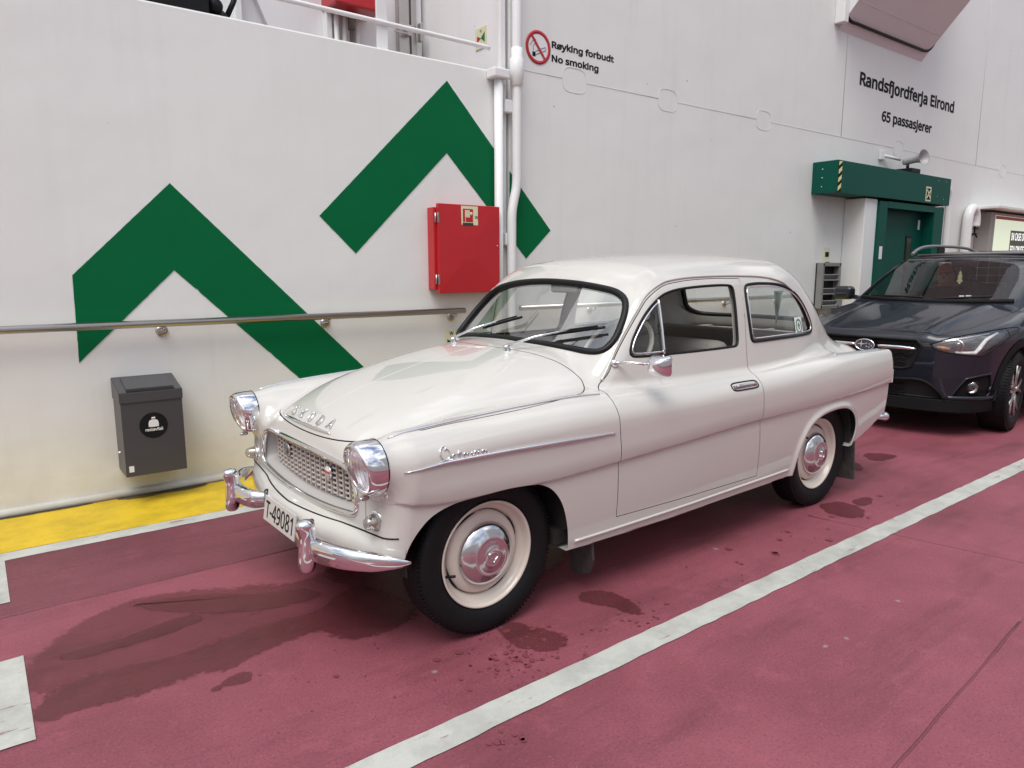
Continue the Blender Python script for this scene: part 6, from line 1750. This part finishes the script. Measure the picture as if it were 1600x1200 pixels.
# wheels
def suv_wheel(x, s):
    w = bpy.data.objects.new('wheel', None); COL.objects.link(w); w.parent = suv; w.location = (x, 0, .345)
    Y = lambda y: s * y
    b = MB(); b.lathe([(r, Y(y)) for r, y in [(.225, .665), (.26, .655), (.315, .66), (.338, .675), (.344, .70), (.345, .745), (.345, .80), (.344, .845), (.338, .865), (.315, .883), (.27, .888), (.24, .880), (.226, .866)]], axis='y', n=72, closed=True); 
    for k in range(80):
        a = 2 * math.pi * k / 80; rot = Matrix.Rotation(-a, 3, 'Y'); p = rot @ Vector((.3425, 0, 0))
        for y in (.69, .745, .80, .855): b.box((p.x, Y(y), p.z), (.009, .040, .017), rot=rot)
    b.build('tyre', M['tyre'], w)
    b = MB(); b.lathe([(r, Y(y)) for r, y in [(.19, .70), (.205, .80), (.215, .862), (.226, .872), (.232, .874), (.230, .866), (.222, .862)]], axis='y', n=64); b.lathe([(0.001, Y(.78)), (.20, Y(.78))], axis='y', n=40); rm = b.build('rim', M['black'], w)
    b = MB()
    for k in range(5):
        a0 = 2 * math.pi * k / 5 + .3
        for da in (-.16, .16):
            pts = [(.04 * math.cos(a0), Y(.862), .04 * math.sin(a0)), (.12 * math.cos(a0 + da * .5), Y(.866), .12 * math.sin(a0 + da * .5)), (.222 * math.cos(a0 + da * 1.6), Y(.868), .222 * math.sin(a0 + da * 1.6))]
            b.tube(pts, [.020, .013, .014], n=6)
    b.lathe([(.0005, Y(.876)), (.03, Y(.874)), (.045, Y(.862)), (.045, Y(.84))], axis='y', n=24); b.build('spokes', M['steel'], rm)
    return w
for x in (0, 2.665):
    for s in (-1, 1):
        o = suv_wheel(x, s)
        if x == 0: o.rotation_euler = (0, .2, R(7)); o.location = (.0938 * s, .0057 * s, .345)
b = MB(); b.box((1.3, 0, .30), (3.6, 1.2, .12)); 
for x in (0, 2.665):
    for s in (-1, 1):
        P = [(x + .40 * math.cos(t), .345 + .40 * math.sin(t)) for t in np.linspace(-.1, math.pi + .1, 20)]
        for i in range(19): b.face([(P[i][0], s * .55, P[i][1]), (P[i + 1][0], s * .55, P[i + 1][1]), (P[i + 1][0], s * .87, P[i + 1][1]), (P[i][0], s * .87, P[i][1])])
b.build('underbody', M['black'], suv)

# ------------------------------------------------------------------ the two people seated in the crossover
def capsule(P, a, b, ra, rb):
    a = np.array(a, float); b = np.array(b, float); d = b - a
    t = np.clip(((P - a) @ d) / max(d @ d, 1e-9), 0, 1)
    return np.linalg.norm(P - a - t[:, None] * d, axis=1) - (ra + (rb - ra) * t)
def ellipsoid(P, c, s):
    q = (P - np.array(c)) / np.array(s); k = np.linalg.norm(q, axis=1)
    return (k - 1) * min(s) * 1.0
def body_field(parts):
    def F(x, y, z):
        x, y, z = np.broadcast_arrays(x, y, z); sh = x.shape
        P = np.stack([x.ravel(), y.ravel(), z.ravel()], 1).astype(float)
        f = np.full(len(P), 9.0)
        for p in parts:
            if p[0] == 'c': g = capsule(P, *p[1:5]); k = p[5]
            else: g = ellipsoid(P, p[1], p[2]); k = p[3]
            f = -smaxp(-f, -g, k)
        return f.reshape(sh)
    return F
def surf_full(F, lo, hi, h):
    """closed surface on a box, by two halves of the same mesher about its own middle plane"""
    ym = (lo[1] + hi[1]) / 2; hw = (hi[1] - lo[1]) / 2
    outs = []
    for s in (1, -1):
        G = lambda x, y, z, s=s: F(x, ym + s * y, z)
        V, T = surf_half(G, lo[0], hi[0], hw, lo[2], hi[2], h, 3)
        W = V.copy(); W[:, 1] = ym + s * V[:, 1]
        outs.append((W, T if s == 1 else T[:, ::-1]))
    (A, TA), (B, TB) = outs
    V = np.concatenate([A, B]); T = np.concatenate([TA, TB + len(A)])
    key = np.round(V / 2e-4).astype(np.int64)
    mid = np.abs(V[:, 1] - ym) < 1e-5
    u, inv = np.unique(key, axis=0, return_inverse=True); inv = inv.ravel()
    first = np.full(len(u), -1); first[inv[::-1]] = np.arange(len(V))[::-1]
    mp = np.arange(len(V)); mp[mid] = first[inv[mid]]
    return V, mp[T]
def seated(label, loc, cap, shirt, turn, hands):
    t = thing('person', label, 'person', loc, 0)
    # facing -x, hips at z = .68, head centre near z = 1.27
    hx, hz = .02, 1.285
    P = [('e', (.13, 0, .95), (.115, .195, .27), .06), ('e', (.12, 0, .72), (.14, .18, .12), .08),
         ('c', (.11, 0, 1.13), (.06, 0, 1.20), .062, .055, .05), ('e', (hx, 0, hz), (.098, .076, .118), .03),
         ('e', (hx - .035, 0, hz - .062), (.060, .055, .050), .03), ('c', (hx - .094, 0, hz + .004), (hx - .112, 0, hz - .028), .010, .015, .012),
         ('e', (hx + .01, .078, hz - .012), (.020, .012, .032), .008), ('e', (hx + .01, -.078, hz - .012), (.020, .012, .032), .008),
         ('c', (hx - .092, .022, hz - .072), (hx - .092, -.022, hz - .072), .008, .008, .006)]
    for s in (-1, 1):
        sh_ = (.12, s * .20, 1.09); el, wr = hands[s]
        P += [('c', sh_, el, .056, .044, .05), ('c', el, wr, .042, .029, .03), ('c', (.10, s * .09, .68), (-.34, s * .12, .70), .088, .064, .06), ('c', (-.34, s * .12, .70), (-.52, s * .12, .42), .058, .042, .03)]
        d = np.array(wr) - np.array(el); d /= np.linalg.norm(d); lat = np.array([0, 1, 0]); dn = np.array([0, 0, -1.0])
        pc = np.array(wr) + d * .05
        P += [('c', tuple(wr), tuple(pc + d * .02), .026, .034, .02)]
        for k, L_ in enumerate((.062, .072, .068, .052)):
            b0 = pc + d * .035 + lat * (k - 1.5) * .019; b1 = b0 + d * L_ * .55 + dn * .006; b2 = b1 + d * L_ * .35 + dn * .028
            P += [('c', tuple(b0), tuple(b1), .0100, .0092, .004), ('c', tuple(b1), tuple(b2), .0092, .0085, .004)]
        th0 = pc - lat * s * .028; P += [('c', tuple(th0), tuple(th0 + d * .035 - lat * s * .022 + dn * .01), .012, .0095, .006)]
    F = body_field(P)
    V, T = surf_full(F, (-.72, -.42, .30), (.36, .42, 1.44), .0125)
    skin = mat('skin', (.48, .28, .20), .5); cloth = mat('clothing', shirt, .85)
    me = mesh_np('body', V, T, skin, t, normals_of(F, V)); me.data.materials.append(cloth)
    cz = V[T].mean(1); dist = np.minimum(np.linalg.norm(cz - np.array(hands[1][1]), axis=1), np.linalg.norm(cz - np.array(hands[-1][1]), axis=1))
    isc = (cz[:, 2] < 1.165) & (dist > .045) & ~((cz[:, 0] < min(hands[1][1][0], hands[-1][1][0]) - .0) & (cz[:, 2] > .78))
    me.data.polygons.foreach_set('material_index', isc.astype(np.int32))
    b = MB()
    for s in (-1, 1): b.sphere((hx - .083, s * .032, hz + .014), (.012, .014, .010), 12, 8)
    b.build('eyes', mat('eye', (.05, .04, .035), .2), t)
    if cap:
        b = MB(); b.sphere((hx + .008, 0, hz + .045), (.112, .090, .092), 24, 14)
        bmesh.ops.delete(b.bm, geom=[v for v in b.bm.verts if v.co.z < hz + .035], context='VERTS')
        b.prism(loop([(-.075, -.075), (-.135, -.06), (-.165, 0), (-.135, .06), (-.075, .075), (-.09, 0)], 5).tolist(), lambda u, v, d: (hx + u + .01, v, hz + .046 + d - 2.2 * v * v + (u + .08) * .22), -.003, .003)
        b.build('cap', mat('cap_cloth', cap, .9), t)
    b = MB(); b.sphere((hx + .022, 0, hz + (.012 if cap else .030)), (.098, .083, .108), 24, 14)
    bmesh.ops.delete(b.bm, geom=[v for v in b.bm.verts if (v.co.x < hx - .055 and v.co.z < hz + .07) or v.co.z < hz - .06 or (v.co.x < hx + .0 and v.co.z < hz + .02)], context='VERTS')
    b.build('hair', mat('hair', (.02, .016, .014), .7), t)
    t.rotation_euler = (0, 0, turn)
    return t
seated('passenger in a rust-red cap and dark top behind the dark windscreen', (5.57 + 1.62, .29 + .40, .02), (.50, .12, .05), (.03, .03, .035), .10,
       {-1: ((-.02, -.25, .86), (-.22, -.13, .82)), 1: ((-.02, .25, .86), (-.22, .13, .82))})
seated('driver with dark cap and dark jacket behind the wheel', (5.57 + 1.60, .29 - .38, .02), (.03, .028, .035), (.045, .045, .05), -.05,
       {-1: ((-.10, -.26, .90), (-.34, -.17, 1.0)), 1: ((-.10, .26, .90), (-.34, .17, 1.0))})
b = MB(); ring = [(.185 * math.cos(t), .185 * math.sin(t), 0) for t in np.linspace(0, 6.283, 41)[:-1]]
b.tube(ring, .014, n=8, closed=True)
for a in (0, math.pi, -math.pi / 2): b.tube([(0, 0, -.02), (.18 * math.cos(a), .18 * math.sin(a), 0)], .016, n=6)
b.lathe([(0, -.005), (.055, -.01), (.05, -.05), (0, -.06)], axis='z', n=20)
bmesh.ops.transform(b.bm, matrix=Matrix.Translation((1.22, -.38, 1.02)) @ Matrix.Rotation(R(-66), 4, 'Y'), verts=b.bm.verts)
b.build('steering_wheel', M['rubber'], suv)
